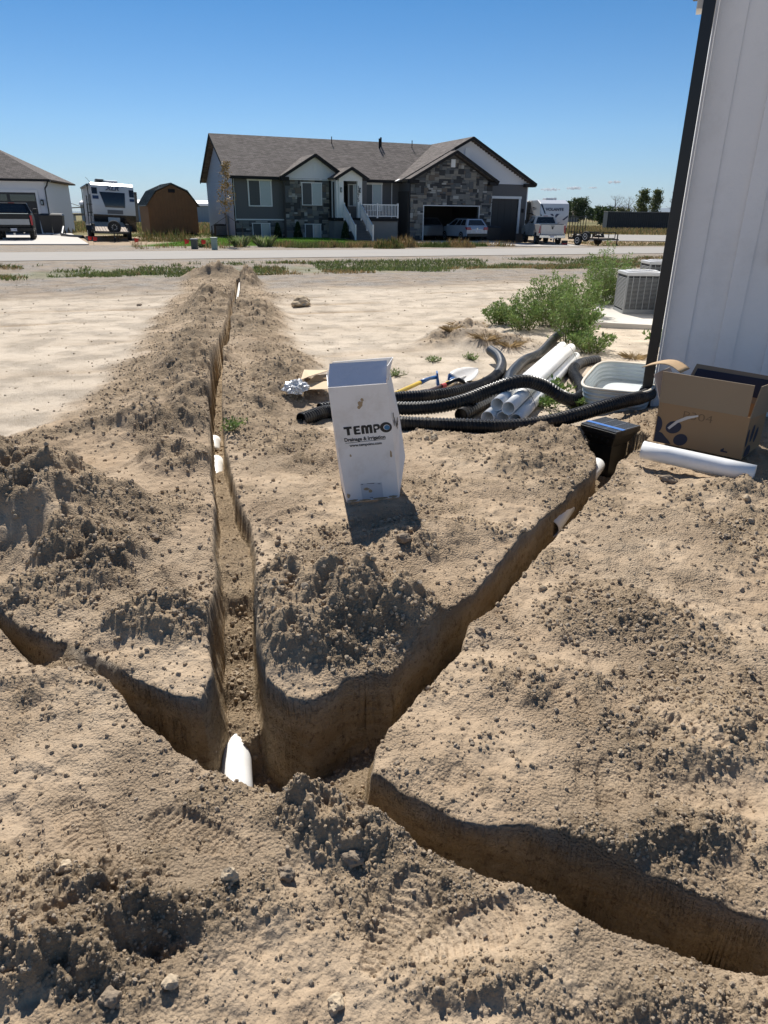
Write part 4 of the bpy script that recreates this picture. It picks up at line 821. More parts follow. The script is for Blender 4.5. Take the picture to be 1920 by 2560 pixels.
HILL = mat('hills', (.10, .12, .14), 1., var=.2, vs=.0006, world=True)
V = []; F = []; n = 160
for i in range(n+1):
    a = R(-60+120*i/n); hb = 120+230*max(0, mnoise.noise(Vector((i*.055+6.0, 0, 0)))+.15)+60*mnoise.noise(Vector((i*.21, 3, 0)))
    if a > R(8): hb = .5*hb+330*math.exp(-((math.degrees(a)-16.6)/1.8)**2)+290*math.exp(-((math.degrees(a)-21)/3.0)**2)
    hb *= .86
    if a < R(5): hb *= .35
    for k, (r_, f) in enumerate([(21000, 0), (22500, .45), (24000, .8), (26000, 1.0), (30000, .7)]):
        ff = f*hb*(1+.25*mnoise.noise(Vector((i*.5, k*2.2, 1)))); V.append((r_*math.sin(a), r_*math.cos(a), -3+ff))
for i in range(n):
    for k in range(4): q_ = i*5+k; F.append((q_, q_+5, q_+6, q_+1))
tag(mk('hills', V, F, HILL, smooth=True), kind='structure')
CLD = mat('cloud_white', (.95, .95, .97), 1., var=.0); _nt = CLD.node_tree; _tr = N(_nt, 'ShaderNodeBsdfTransparent'); _tl = N(_nt, 'ShaderNodeBsdfTranslucent'); _m1 = N(_nt, 'ShaderNodeMixShader'); _m2 = N(_nt, 'ShaderNodeMixShader'); _nt.links.new(_nt.nodes['Principled BSDF'].outputs[0], _m1.inputs[1]); _nt.links.new(_tl.outputs[0], _m1.inputs[2]); _m2.inputs[0].default_value = .55; _nt.links.new(_tr.outputs[0], _m2.inputs[1]); _nt.links.new(_m1.outputs[0], _m2.inputs[2]); _nt.links.new(_m2.outputs[0], _nt.nodes['Material Output'].inputs[0])
for i, (x, y, s_, lb) in enumerate([(1373, 474, 1.0, 'small faint cloud above the white travel trailer'), (1435, 471, 1.0, 'small faint cloud above the round trees'), (1485, 456+14, .55, 'tiny cloud between the two others'), (1536, 456, .95, 'small white cloud above the bare trees')]):
    bm = bmesh.new(); c = A(x, y, 9000); c = Vector((0, 0, H))+(c-Vector((0, 0, H)))*5.5
    for k in range(14):
        dx_ = random.gauss(0, 42)*s_; m_ = Matrix.Translation((dx_, random.uniform(-60, 60), random.uniform(-4, 16)*s_*max(.2, 1-abs(dx_)/80))) @ Matrix.Diagonal((random.uniform(12, 26)*s_, 22, random.uniform(7, 14)*s_, 1))
        bmesh.ops.create_icosphere(bm, subdivisions=3, radius=1, matrix=m_)
    for v in bm.verts: v.co += Vector((mnoise.noise(v.co*.03), 0, mnoise.noise(v.co*.03+Vector((5, 5, 5)))*.4))*14*s_
    me = bpy.data.meshes.new('cloud'); bm.to_mesh(me); bm.free(); me.materials.append(CLD); me.polygons.foreach_set('use_smooth', [True]*len(me.polygons))
    o = link(bpy.data.objects.new('cloud', me)); o.location = c; o.scale = (5.5, 5.5, 5.5); tag(o, lb, 'cloud')

# the clear air between here and the hills, which fades them to blue
hz = MB().box(-33000, 33000, -60, 34000, -6, 620).build('haze', None); tag(hz, kind='stuff')
_m = bpy.data.materials.new('haze'); _m.use_nodes = True; _nt = _m.node_tree; _nt.nodes.remove(_nt.nodes['Principled BSDF']); _v = N(_nt, 'ShaderNodeVolumePrincipled')
_v.inputs['Density'].default_value = HAZE; _v.inputs['Color'].default_value = (.72, .87, 1, 1); _v.inputs['Anisotropy'].default_value = 0.0
_nt.links.new(_v.outputs[0], _nt.nodes['Material Output'].inputs['Volume']); hz.data.materials.append(_m)

# ------------------------------------------------------------------ shared house materials
def shingle(name, c, along='x'):
    m, nt, b = principled(name); Lk = nt.links.new; tc = N(nt, 'ShaderNodeTexCoord'); sp = N(nt, 'ShaderNodeSeparateXYZ'); Lk(tc.outputs['Object'], sp.inputs[0])
    cb = N(nt, 'ShaderNodeCombineXYZ'); ml = N(nt, 'ShaderNodeMath', operation='MULTIPLY'); ml.inputs[1].default_value = 2.2; Lk(sp.outputs[2], ml.inputs[0])
    Lk(sp.outputs[0 if along == 'x' else 1], cb.inputs[0]); Lk(ml.outputs[0], cb.inputs[1])
    br = N(nt, 'ShaderNodeTexBrick', i_Scale=1.); br.inputs['Brick Width'].default_value = .33; br.inputs['Row Height'].default_value = .145; br.inputs['Mortar Size'].default_value = .012; br.offset = .37
    br.inputs['Color1'].default_value = (c[0]*.72, c[1]*.72, c[2]*.72, 1); br.inputs['Color2'].default_value = (c[0]*1.3, c[1]*1.3, c[2]*1.3, 1); br.inputs['Mortar'].default_value = (c[0]*.4, c[1]*.4, c[2]*.4, 1); Lk(cb.outputs[0], br.inputs['Vector'])
    nz = N(nt, 'ShaderNodeTexNoise', i_Scale=1.2, i_Detail=6.); Lk(tc.outputs['Object'], nz.inputs['Vector'])
    hs = N(nt, 'ShaderNodeMix', data_type='RGBA', blend_type='MULTIPLY'); hs.inputs[0].default_value = .5; Lk(br.outputs[0], hs.inputs[6]); rp = N(nt, 'ShaderNodeMapRange'); rp.inputs[3].default_value = .5; rp.inputs[4].default_value = 1.6; Lk(nz.outputs[0], rp.inputs[0]); Lk(rp.outputs[0], hs.inputs[7])
    Lk(hs.outputs[2], b.inputs['Base Color']); b.inputs['Roughness'].default_value = .95; b.inputs['Specular IOR Level'].default_value = .2
    bp = N(nt, 'ShaderNodeBump', i_Strength=.6, i_Distance=.02); Lk(br.outputs['Fac'], bp.inputs['Height']); bp.invert = True; Lk(bp.outputs[0], b.inputs['Normal']); return m
SHX = shingle('roof_shingle', (.145, .125, .115)); SHY = shingle('roof_shingle_side', (.145, .125, .115), 'y')
GSID = mat('slate_siding', (.105, .100, .100), .6, var=.04, vs=2); TRIMW = mat('white_trim', (.70, .70, .70), .5, var=.03); TRIMB = mat('dark_trim', (.020, .019, .020), .8, spec=.2)
GLS = mat('window_glass', (.05, .07, .085), .08, var=.2, vs=.7, spec=.9); SCR = mat('window_screen', (.05, .055, .06), .5, var=.1); CUR = mat('window_blind', (.30, .36, .38), .2, spec=.8, var=.1)
WHS = mat('white_lap_siding', (.66, .66, .68), .55, var=.03)
def lap(name, x0, x1, z0, z1, y, m, parent, step=.13, slope=.016, axis='x', gable=None):
    # overlapping boards; gable(z) -> (x0, x1)
    mb = MB(); z = z0
    while z < z1-.01:
        zt = min(z+step, z1); a, b = (gable((z+zt)/2) if gable else (x0, x1))
        if b-a > .05:
            if axis == 'x': mb.add([(a, y, zt), (b, y, zt), (b, y-slope, z), (a, y-slope, z), (a, y, z), (b, y, z)], [(3, 2, 1, 0), (4, 5, 2, 3)])
            else: mb.add([(y, a, zt), (y, b, zt), (y-slope, b, z), (y-slope, a, z), (y, a, z), (y, b, z)], [(0, 1, 2, 3), (3, 2, 5, 4)])
        z = zt
    return mb.build(name, m, parent)
def window(x0, x1, z0, z1, y, parent, frame=.09, head=.14, m=None, split=.5, blind=True):
    m = m or TRIMW; w = thing_part('window', parent)
    mb = MB(); mb.box(x0, x0+frame, y-.05, y, z0, z1-head).box(x1-frame, x1, y-.05, y, z0, z1-head).box(x0+frame, x1-frame, y-.05, y, z0, z0+frame*.8).box(x0-.03, x1+.03, y-.06, y, z1-head, z1)
    f = mb.build('window', m, parent); bpy.data.objects.remove(w) if w else None
    xm = x0+(x1-x0)*split
    MB().box(xm-.025, xm+.025, y-.045, y-.005, z0+frame*.8, z1-head).build('mullion', m, f)
    MB().box(x0+frame, xm-.025, y-.03, y-.012, z0+frame*.8, z1-head).build('pane', SCR, f); MB().box(xm+.025, x1-frame, y-.03, y-.012, z0+frame*.8, z1-head).build('pane', CUR if blind else GLS, f); return f
def thing_part(*a): return None
STN = [mat('stone_%s' % nm, c, .9, var=.12, vs=8, bump=.3, bs=18) for nm, c in (('dark', (.045, .045, .047)), ('slate', (.10, .105, .11)), ('grey', (.17, .165, .155)), ('tan', (.235, .215, .185)), ('light', (.36, .35, .33)), ('brown', (.14, .115, .095)))]
_stone_me = {}
def stonemesh(m):
    if m.name not in _stone_me:
        mb = MB().hexa([(-.5, .5, -.5), (-.5, -.40, -.44), (.5, -.40, -.44), (.5, .5, -.5)][::-1] if False else [(-.5, -.35, -.5), (.5, -.35, -.5), (.5, .5, -.5), (-.5, .5, -.5)], [(-.5, -.35, .5), (.5, -.35, .5), (.5, .5, .5), (-.5, .5, .5)])
        mb.add([(-.5, -.35, -.5), (.5, -.35, -.5), (.5, -.35, .5), (-.5, -.35, .5), (-.44, -.5, -.40), (.44, -.5, -.42), (.45, -.5, .41), (-.43, -.5, .42)], [(0, 1, 5, 4), (1, 2, 6, 5), (2, 3, 7, 6), (3, 0, 4, 7), (4, 5, 6, 7)])
        o = mb.build('stone', m); me = o.data; bpy.data.objects.remove(o); _stone_me[m.name] = me
    return _stone_me[m.name]
def stone_rects(x0, x1, z0, z1, inside, holes):
    u = .125; nx = int(round((x1-x0)/u)); nz = int(round((z1-z0)/u)); occ = np.zeros((nz, nx), bool); out = []
    for j in range(nz):
        for i in range(nx):
            if occ[j, i]: continue
            w_, h_ = random.choice([(2, 1), (3, 1), (4, 1), (2, 2), (3, 2), (4, 2), (5, 1), (3, 2), (4, 3), (2, 1)]); w_ = min(w_, nx-i); h_ = min(h_, nz-j)
            while w_ > 1 and occ[j, i:i+w_].any(): w_ -= 1
            while h_ > 1 and occ[j:j+h_, i:i+w_].any(): h_ -= 1
            occ[j:j+h_, i:i+w_] = True; a, b, c_, d = x0+i*u, x0+(i+w_)*u, z0+j*u, z0+(j+h_)*u
            for hx0, hx1, hz0, hz1 in holes:
                if a < hx1 and b > hx0 and c_ < hz1 and d > hz0:
                    if a < hx0 < b and (hx0-a) > .05: b = hx0
                    elif a < hx1 < b and (b-hx1) > .05: a = hx1
                    elif c_ < hz1 < d and d-hz1 > .04: c_ = hz1
                    elif c_ < hz0 < d and hz0-c_ > .04: d = hz0
                    else: a = b
            if b-a < .04: continue
            if not (inside((a+b)/2, d-.02) and inside(a, d-.06) and inside(b, d-.06)): 
                if inside((a+b)/2, (c_+d)/2): d = (c_+d)/2
                else: continue
            out.append((a, b, c_, d))
    return out
def place_stones(rects, y, parent, limit):
    rects = sorted(rects, key=lambda r_: -(r_[1]-r_[0])*(r_[3]-r_[2])); rest = [MB() for _ in STN]
    wts = [.17, .22, .27, .18, .08, .08]
    for i, (a, b, c_, d) in enumerate(rects):
        mi = random.choices(range(6), wts)[0]; pr_ = random.uniform(0, .035)
        if i < limit:
            o = bpy.data.objects.new('stone', stonemesh(STN[mi])); link(o, parent); o.scale = (b-a-.014, .09, d-c_-.014); o.location = ((a+b)/2, y-pr_, (c_+d)/2)
        else: rest[mi].box(a+.007, b-.007, y-pr_-.045, y+.03, c_+.007, d-.007)
    mats_ = []; V = []; F = []; mi_ = []
    for k, mb in enumerate(rest):
        n_ = len(V); V += mb.v; F += [tuple(i+n_ for i in f) for f in mb.f]; mi_ += [k]*len(mb.f)
    if V:
        o = mk('small_stones', V, F, STN, parent); o.data.polygons.foreach_set('material_index', mi_); tag(o, kind='stuff')

# ------------------------------------------------------------------ the grey house across the road
HO = (-11.0, 54.0); HA = R(23)
hs = thing('grey_house', 'grey house with stone facing, white porch and three gables across the road', 'house', (*HO, 0), HA)
EZ = 3.98
MORT = mat('mortar', (.09, .088, .085), .95)
def wallbox(name, x0, x1, y0, y1, z0, z1, m): return MB().box(x0, x1, y0, y1, z0, z1).build(name, m, hs)
# main body
wallbox('main_wall', .02, 13.0, .02, 10.7, -.3, EZ, GSID)
lap('front_siding', .1, 3.7, 1.28, EZ-.02, .018, GSID, hs)
V_ = MB().prism([(.0, EZ-.02), (10.72, EZ-.02), (5.36, EZ+2.72)], 'x', .021, .2); V_.build('gable_wall', mat('side_siding_lit', (.30, .32, .36), .6, var=.03), hs)  # the house's grey siding, colour lightened for light on this end
lap('side_siding_lit', .0, 10.7, .1, EZ+2.7, .018, mat('side_siding_lit', (.30, .32, .36)), hs, step=.17, slope=.03, axis='y', gable=lambda z: (0, 10.7) if z < EZ else ((z-EZ)*1.97, 10.7-(z-EZ)*1.97))
MB().box(-.03, .10, -.03, .06, -.1, EZ-.02).build('corner_trim', TRIMW, hs); MB().box(.1, 3.72, -.03, .0, 1.18, 1.27).build('belt_trim', TRIMW, hs); MB().box(3.72, 3.80, -.03, 0, 1.18, EZ).build('corner_trim', TRIMB, hs)
MB().box(-.02, -.005, 5.2, 5.45, 5.9, 6.3).build('gable_vent', TRIMW, hs); MB().box(-.03, -.005, 3.2, 3.3, 4.1, 4.35).build('wall_vent', TRIMW, hs)
MB().box(-.05, .02, -.05, 10.7, -.2, .12).build('foundation', MORT, hs)
# stone dado and gable bay
R1 = stone_rects(.02, 3.65, .0, 1.18, lambda x, z: True, [(1.22, 2.6, -.1, 1.02)])
wallbox('bay_wall', 3.66, 7.36, -.57, .02, -.2, 5.6-1.6, MORT)
R2 = stone_rects(3.66, 7.36, .0, 3.95, lambda x, z: True, [(4.88, 6.48, 2.2, 3.78), (5.04, 6.34, -.1, 1.0)])
# garage mass
wallbox('garage_side_wall', 12.98, 13.15, -2.0, .1, -.3, EZ, GSID)
MB().box(12.955, 13.03, -2.06, -1.98, -.2, EZ-.05).build('downspout', TRIMB, hs)
FZ = -.22; gx0, gx1, gz1 = 14.14, 18.98, 2.30
wallbox('garage_wall', 13.15, gx0, -2.0, -1.8, -.4, EZ, MORT); wallbox('garage_wall', gx1, 20.1, -2.0, -1.8, -.4, EZ, MORT); wallbox('garage_wall', gx0, gx1, -2.0, -1.8, gz1, EZ, MORT)
MB().prism([(12.98, EZ), (20.1, EZ), (16.54, EZ+1.9)], 'y', -2.0, -1.8).build('garage_gable', MORT, hs)
R3 = stone_rects(12.98, 20.1, -.2, 5.95, lambda x, z: z < EZ or z < EZ+1.86-abs(x-16.54)*.535, [(gx0-.06, gx1+.06, -.5, gz1+.07), (16.33, 16.72, 5.0, 5.56)])
tot = [(r_, -.012) for r_ in R1]+[(r_, -.582) for r_ in R2]+[(r_, -2.012) for r_ in R3]
ar = sorted([(r_[1]-r_[0])*(r_[3]-r_[2]) for r_, _ in tot], reverse=True); thr = ar[min(290, len(ar)-1)]
for RR, y_ in ((R1, -.012), (R2, -.582), (R3, -2.012)): place_stones(RR, y_, hs, sum((r_[1]-r_[0])*(r_[3]-r_[2]) > thr for r_ in RR))
mb = MB(); mb.box(gx0-.06, gx0, -2.08, -1.8, FZ, gz1).box(gx1, gx1+.06, -2.08, -1.8, FZ, gz1).box(gx0-.06, gx1+.06, -2.08, -1.8, gz1, gz1+.06); mb.build('garage_door_frame', TRIMW, hs)
DK = mat('garage_interior', (.05, .045, .04), .9)
mb = MB(); mb.box(12.9, 20.1, 4.6, 4.7, -.3, 3.2).box(12.9, 13.0, -1.8, 4.6, -.3, 3.2).box(20.1, 20.2, -1.0, 4.6, -.3, 3.2).box(12.9, 20.2, -1.8, 4.7, 3.2, 3.3).box(12.9, 20.2, -2.3, 4.6, -.30, FZ+.03); mb.build('garage_interior', DK, hs)
MB().box(16.34, 16.70, -2.07, -2.0, 5.01, 5.55).build('gable_vent', TRIMW, hs)
# third bay
wallbox('third_bay_wall', 20.1, 20.72, -1.0, .5, -.4, EZ, GSID); wallbox('third_bay_wall', 23.28, 24.05, -1.0, .5, -.4, EZ, GSID); wallbox('third_bay_wall', 20.72, 23.28, -1.0, .5, 2.93, EZ, GSID)
lap('third_bay_siding', 20.12, 24.0, 3.12, EZ, -1.002, GSID, hs); lap('third_bay_siding', 23.5, 24.0, .1, 3.12, -1.002, GSID, hs); wallbox('right_wall', 23.9, 24.06, -.99, 10.7, -.4, EZ, GSID)
mb = MB(); mb.box(20.52, 20.72, -1.06, -.98, .3, 2.93).box(23.28, 23.48, -1.06, -.98, .3, 2.93).box(20.48, 23.52, -1.07, -.98, 2.93, 3.12); mb.build('bay_door_trim', TRIMW, hs); MB().box(24.0, 24.08, -1.05, -.96, -.2, EZ).build('corner_trim', TRIMW, hs)
DOORM = mat('dark_garage_door', (.030, .026, .025), .55); dr = MB().box(20.72, 23.28, -.93, -.88, FZ, 2.93).build('garage_door', DOORM, hs)
for k in range(5):
    for j in range(4): MB().box(20.80+j*.62, 21.36+j*.62, -.945, -.931, FZ+.08+k*.62, FZ+.60+k*.62).build('door_panel', DOORM, dr)
MB().box(20.1, 20.5, -1.07, -1.0, .2, .3).build('ledge', TRIMB, hs)
MB().prism([(12.3, EZ+.02), (24.1, EZ+.02), (18.5, EZ+2.98)], 'y', -.98, -.6).build('big_gable_wall', WHS, hs)
lap('big_gable_siding', 12, 24, EZ+.02, EZ+2.98, -.985, WHS, hs, gable=lambda z: (18.5-(EZ+2.98-z)*1.95, 18.5+(EZ+2.98-z)*1.95))
MB().box(18.05, 18.45, -1.05, -.98, 5.75, 6.45).build('gable_vent', TRIMW, hs)
# roofs
def roof_slope(name, pts, m, th=.12):
    pts = [Vector(p) for p in pts]; n_ = (pts[1]-pts[0]).cross(pts[2]-pts[1]).normalized(); n_ = n_ if n_.z > 0 else -n_; k = len(pts)
    return mk(name, pts+[p-n_*th for p in pts], [tuple(range(k)), tuple(range(2*k-1, k-1, -1))]+[(i, i+k, (i+1) % k+k, (i+1) % k) for i in range(k)], m, hs)
RZ = 7.16; rf = roof_slope('roof', [(-.40, -.45, 4.07), (13.2, -.45, 4.07), (18.5, 5.36, RZ), (-.40, 5.36, RZ)], SHX)
roof_slope('roof', [(-.40, 11.2, 4.07), (24.6, 11.2, 4.07), (18.5, 5.36, RZ), (-.40, 5.36, RZ)], SHX)
roof_slope('roof', [(12.5, -1.45, 4.09), (18.5, -1.45, 7.22), (18.5, 8.5, 7.22), (12.5, 8.5, 4.09)], SHY); roof_slope('roof', [(24.6, -1.45, 4.09), (18.5, -1.45, 7.22), (18.5, 8.5, 7.22), (24.6, 8.5, 4.09)], SHY)
roof_slope('roof', [(12.72, -2.55, 4.12), (16.54, -2.55, 6.14), (16.54, 1.5, 6.14), (12.72, 1.5, 4.12)], SHY); roof_slope('roof', [(20.36, -2.55, 4.12), (16.54, -2.55, 6.14), (16.54, 1.5, 6.14), (20.36, 1.5, 4.12)], SHY)
roof_slope('roof', [(3.35, -1.05, 4.14), (5.5+.4, -1.05, 5.62), (5.9, 3.2, 5.62), (3.35, 1.0, 4.14)], SHY); roof_slope('roof', [(8.35, -1.05, 4.14), (5.9, -1.05, 5.62), (5.9, 3.2, 5.62), (8.35, 1.0, 4.14)], SHY)
roof_slope('roof', [(6.9, -2.35, 4.05), (8.2, -2.35, 4.78), (8.2, 1.0, 4.78), (6.9, 0, 4.05)], SHY); roof_slope('roof', [(9.5, -2.35, 4.05), (8.2, -2.35, 4.78), (8.2, 1.0, 4.78), (9.5, 0, 4.05)], SHY)
def fasc(pts, w=.20, d=.05):
    mb = MB()
    for a, b in zip(pts[:-1], pts[1:]): mb.bar(Vector(a)-Vector((0, 0, w*.45)), Vector(b)-Vector((0, 0, w*.45)), d, w)
    mb.build('fascia', TRIMB, hs)
fasc([(-.40, -.47, 4.06), (3.3, -.47, 4.06)]); fasc([(9.5, -.47, 4.06), (13.1, -.47, 4.06)]); fasc([(-.42, -.45, 4.06), (-.42, 5.36, 7.15), (-.42, 11.2, 4.06)])
fasc([(3.35, -1.07, 4.13), (5.9, -1.07, 5.61), (8.35, -1.07, 4.13)]); fasc([(6.9, -2.37, 4.04), (8.2, -2.37, 4.77), (9.5, -2.37, 4.04)]); fasc([(12.72, -2.57, 4.11), (16.54, -2.57, 6.13), (20.36, -2.57, 4.11)]); fasc([(16.9, -1.47, 6.40), (18.5, -1.47, 7.21), (24.6, -1.47, 4.08)]); fasc([(24.62, -1.45, 4.08), (24.62, 8.5, 4.08)])
for a, b, y_ in ((3.36, 3.9, -1.0), (12.74, 13.5, -2.5), (19.6, 20.34, -2.5), (23.6, 24.58, -1.4)): MB().box(a, b, y_, y_+.5, 3.82, 4.06).build('eave_return', TRIMB, hs)
MB().prism([(3.66, 3.95), (8.0, 3.95), (8.0, 4.15), (5.9, 5.46), (3.66, 4.15)], 'y', -.62, -.3).build('bay_gable', WHS, hs); MB().box(5.83, 6.07, -.66, -.62, 4.55, 4.95).build('gable_vent', TRIMW, hs); MB().box(3.66, 7.4, -.68, -.60, 3.90, 3.97).build('belt_trim', TRIMW, hs)
window(1.08, 2.84, 2.10, 3.93, .0, hs); window(4.90, 6.46, 2.22, 3.76, -.60, hs, .06, .06); window(1.24, 2.58, -.1, 1.0, -.03, hs, .05, .05); window(5.06, 6.32, -.1, .97, -.60, hs, .05, .05)
o = mk('window_reflection', [(2.0, -.032, 2.3), (2.7, -.032, 2.3), (2.7, -.032, 2.72), (2.35, -.032, 2.95), (2.0, -.032, 2.72)], [(0, 1, 2, 3, 4)], mat('pale_reflection', (.42, .42, .42), .2), hs) if False else None
# porch
PD = -2.0
wallbox('porch_deck_wall', 6.95, 12.0, PD+.05, 0, -.3, 1.18, mat('bare_concrete', (.20, .195, .185), .9, var=.15, vs=1.5)); MB().box(6.9, 12.05, PD-.05, 0, 1.18, 1.40).build('deck_board', TRIMB, hs)
mb = MB(); mb.box(7.30, 7.66, PD-.0, PD+.25, 1.40, 3.90).build('porch_column', TRIMW, hs); MB().box(8.74, 9.10, PD, PD+.25, 1.40, 3.90).build('porch_column', TRIMW, hs)
MB().box(7.14, 7.30, PD+.1, -.6, 1.40, 3.9).build('porch_side_wall', TRIMW, hs); MB().prism([(7.30, 3.86), (9.10, 3.86), (9.10, 4.10), (8.2, 4.62), (7.30, 4.10)], 'y', PD-.04, PD+.2).build('porch_gable', TRIMW, hs)
for x_ in (7.46, 8.93):
    l = MB().box(x_-.05, x_+.05, PD-.09, PD-.0, 3.10, 3.42).build('porch_lamp', TRIMB, hs); MB().box(x_-.035, x_+.035, PD-.10, PD-.088, 3.14, 3.36).build('lamp_glass', CUR, l)
for k, ch_ in enumerate('1375'): text('house_number', ch_, .34, INK, hs, Vector((8.80, PD-.012, 3.42-k*.27)), FRONT, .004, .004)
MB().box(7.75, 8.65, -.05, .019, 1.4, 3.6).build('front_door', mat('dark_door', (.02, .018, .018), .5), hs); MB().box(7.66, 7.75, -.07, .0, 1.4, 3.7).build('door_trim', TRIMB, hs)
wallbox('porch_back_wall', 8.35, 9.9, -.9, -.8, 1.4, 3.95, GSID); window(8.42, 9.2, 2.2, 3.7, -.9, hs, .05, .05)
window(9.9, 11.52, 1.9, 3.88, 0., hs); MB().box(12.3, 12.36, -.03, .0, 1.4, EZ).build('corner_trim', TRIMW, hs)
lap('porch_siding', 9.2, 12.98, 1.4, EZ, .018, GSID, hs)
R4 = stone_rects(12.0, 13.0, -.1, 1.15, lambda x, z: True, []); 
mb = MB(); [mb.box(a+.007, b-.007, -.05, .03, c_+.007, d-.007) for a, b, c_, d in R4]; mb.build('corner_stones', STN[2], hs)
MB().box(12.0, 13.0, -.07, .02, 1.15, 1.22).build('belt_trim', TRIMW, hs)
rl = thing_part(); RLW = TRIMW
def rail_panel(x0, x1, y, z0):
    f = MB().box(x0, x1, y-.03, y+.03, z0+.86, z0+.93).box(x0, x1, y-.025, y+.025, z0+.08, z0+.14).build('railing', RLW, hs); n_ = int((x1-x0)/.115)
    for k in range(1, n_): x_ = x0+(x1-x0)*k/n_; MB().box(x_-.02, x_+.02, y-.02, y+.02, z0+.14, z0+.86).build('baluster', RLW, f)
    return f
rail_panel(9.14, 10.27, PD+.02, 1.42); rail_panel(10.37, 11.93, PD+.02, 1.42)
for x_ in (10.32, 11.98): MB().box(x_-.055, x_+.055, PD-.035, PD+.075, 1.25, 2.42).build('newel_post', RLW, hs)
NS = 9
for k in range(NS):
    zt = 1.40-(k+1)*(1.55/(NS+.0)); MB().box(7.72, 8.98, PD-.05-.27*(k+1), PD-.05-.27*k, -.3, zt).build('stair_step', mat('stair_grey', (.10, .10, .105), .7), hs)
ye = PD-.05-.27*NS
for x_ in (7.66, 9.0):
    a = Vector((x_, PD-.05, 1.42)); b = Vector((x_, ye+.1, -.02)); f = MB().bar(a+Vector((0, 0, .88)), b+Vector((0, 0, .88)), .06, .07).bar(a+Vector((0, 0, .10)), b+Vector((0, 0, .10)), .05, .06).build('stair_railing', RLW, hs)
    for k in range(1, 20): p_ = a.lerp(b, k/20); MB().box(p_.x-.02, p_.x+.02, p_.y-.02, p_.y+.02, p_.z+.10, p_.z+.88).build('baluster', RLW, f)
    for g_ in (0, .5, 1): p_ = a.lerp(b, g_); MB().box(p_.x-.055, p_.x+.055, p_.y-.055, p_.y+.055, p_.z-.2, p_.z+1.0).build('newel_post', RLW, hs)
mb = MB().bar((7.08, PD+.6, .0), (7.08, PD+.6, 3.8), .09, .07); mb.box(7.0, 7.15, -.75, -.62, 0, 3.9); mb.build('downspout', TRIMB, hs)
mb = MB().bar((.0, -.08, .0), (.0, -.08, 3.6), .08, .07).bar((.0, -.08, 3.6), (-.05, -.42, 4.0), .08, .07); mb.build('downspout', TRIMB, hs)
for x_, y_, z_, h_ in ((13.05, 4.3, 6.55, .75), (13.30, 4.6, 6.7, .72), (16.1, 4.6, 6.7, .62), (9.1, 4.7, 6.75, .55)): MB().tube([(x_, y_, z_), (x_, y_, z_+h_)], .07 if x_ < 14 and x_ > 12 else .035, 10).build('roof_vent_pipe', TRIMB, hs)
MB().box(.0-.25, -.06, 2.2, 2.5, .9, 1.5).build('electric_meter', mat('meter_grey', (.2, .2, .2), .5), hs); MB().bar((-.12, 2.9, 0), (-.12, 2.9, 1.7), .06).build('conduit', TRIMB, hs)
l = MB().box(23.62, 23.76, -1.16, -1.02, 1.9, 2.2).build('wall_lamp', TRIMB, hs)
t = thing('air_conditioner', 'black air conditioner at the left end of the grey house', 'air conditioner', (-12.6, 56.2, 0), HA); MB().box(-.4, .4, -.4, .4, .05, .85).build('housing', TRIMB, t, bevel=.03); MB().lathe([(.34, .85), (.34, .88), (.1, .9)], n=20).build('fan_guard', SMO, t)
for k in range(12): MB().box(-.38, .38, -.412, -.401, .12+k*.055, .14+k*.055).build('louvre', ACG, t)

# ------------------------------------------------------------------ vehicles
TYRE = mat('tyre_rubber', (.018, .018, .018), .85); ALLOY = mat('alloy', (.50, .50, .52), .35, metal=.6); CGL = mat('car_glass', (.012, .015, .018), .06, spec=.9)
TLR = mat('tail_lamp_red', (.35, .012, .015), .2, coat=.5); CHR = mat('chrome', (.62, .62, .63), .15, metal=.9); PLT = mat('plate_white', (.70, .70, .72), .4)
def wheel(x, y, r, w, parent, hub=ALLOY, holes=8, hr=.58, side=1):
    s_ = side; t_ = MB().lathe([(r*.62, x-w/2), (r*.92, x-w/2), (r, x-w*.35), (r, x+w*.35), (r*.92, x+w/2), (r*.62, x+w/2)], (0, y, r), 'x', 28)
    t_.v = [(a, b, c_) for a, b, c_ in t_.v]; f = t_.build('wheel', TYRE, parent, True)
    f.data.polygons.foreach_set('use_smooth', [len(p.vertices) == 4 for p in f.data.polygons])
    MB().lathe([(r*hr, x+s_*w*.35), (r*hr, x+s_*(w/2+.005)), (r*hr*.85, x+s_*(w/2+.006)), (r*hr*.8, x+s_*w*.42), (r*.18, x+s_*w*.40), (r*.16, x+s_*w*.52)], (0, y, r), 'x', 24).build('rim', hub, f)
    for k in range(holes):
        a = 2*PI*k/holes; MB().lathe([(r*.085, x+s_*w*.44), (r*.085, x+s_*(w*.445))], (0, y+r*hr*.5*math.cos(a), r+r*hr*.5*math.sin(a)), 'x', 8).build('rim_hole', TYRE, f)
    return f
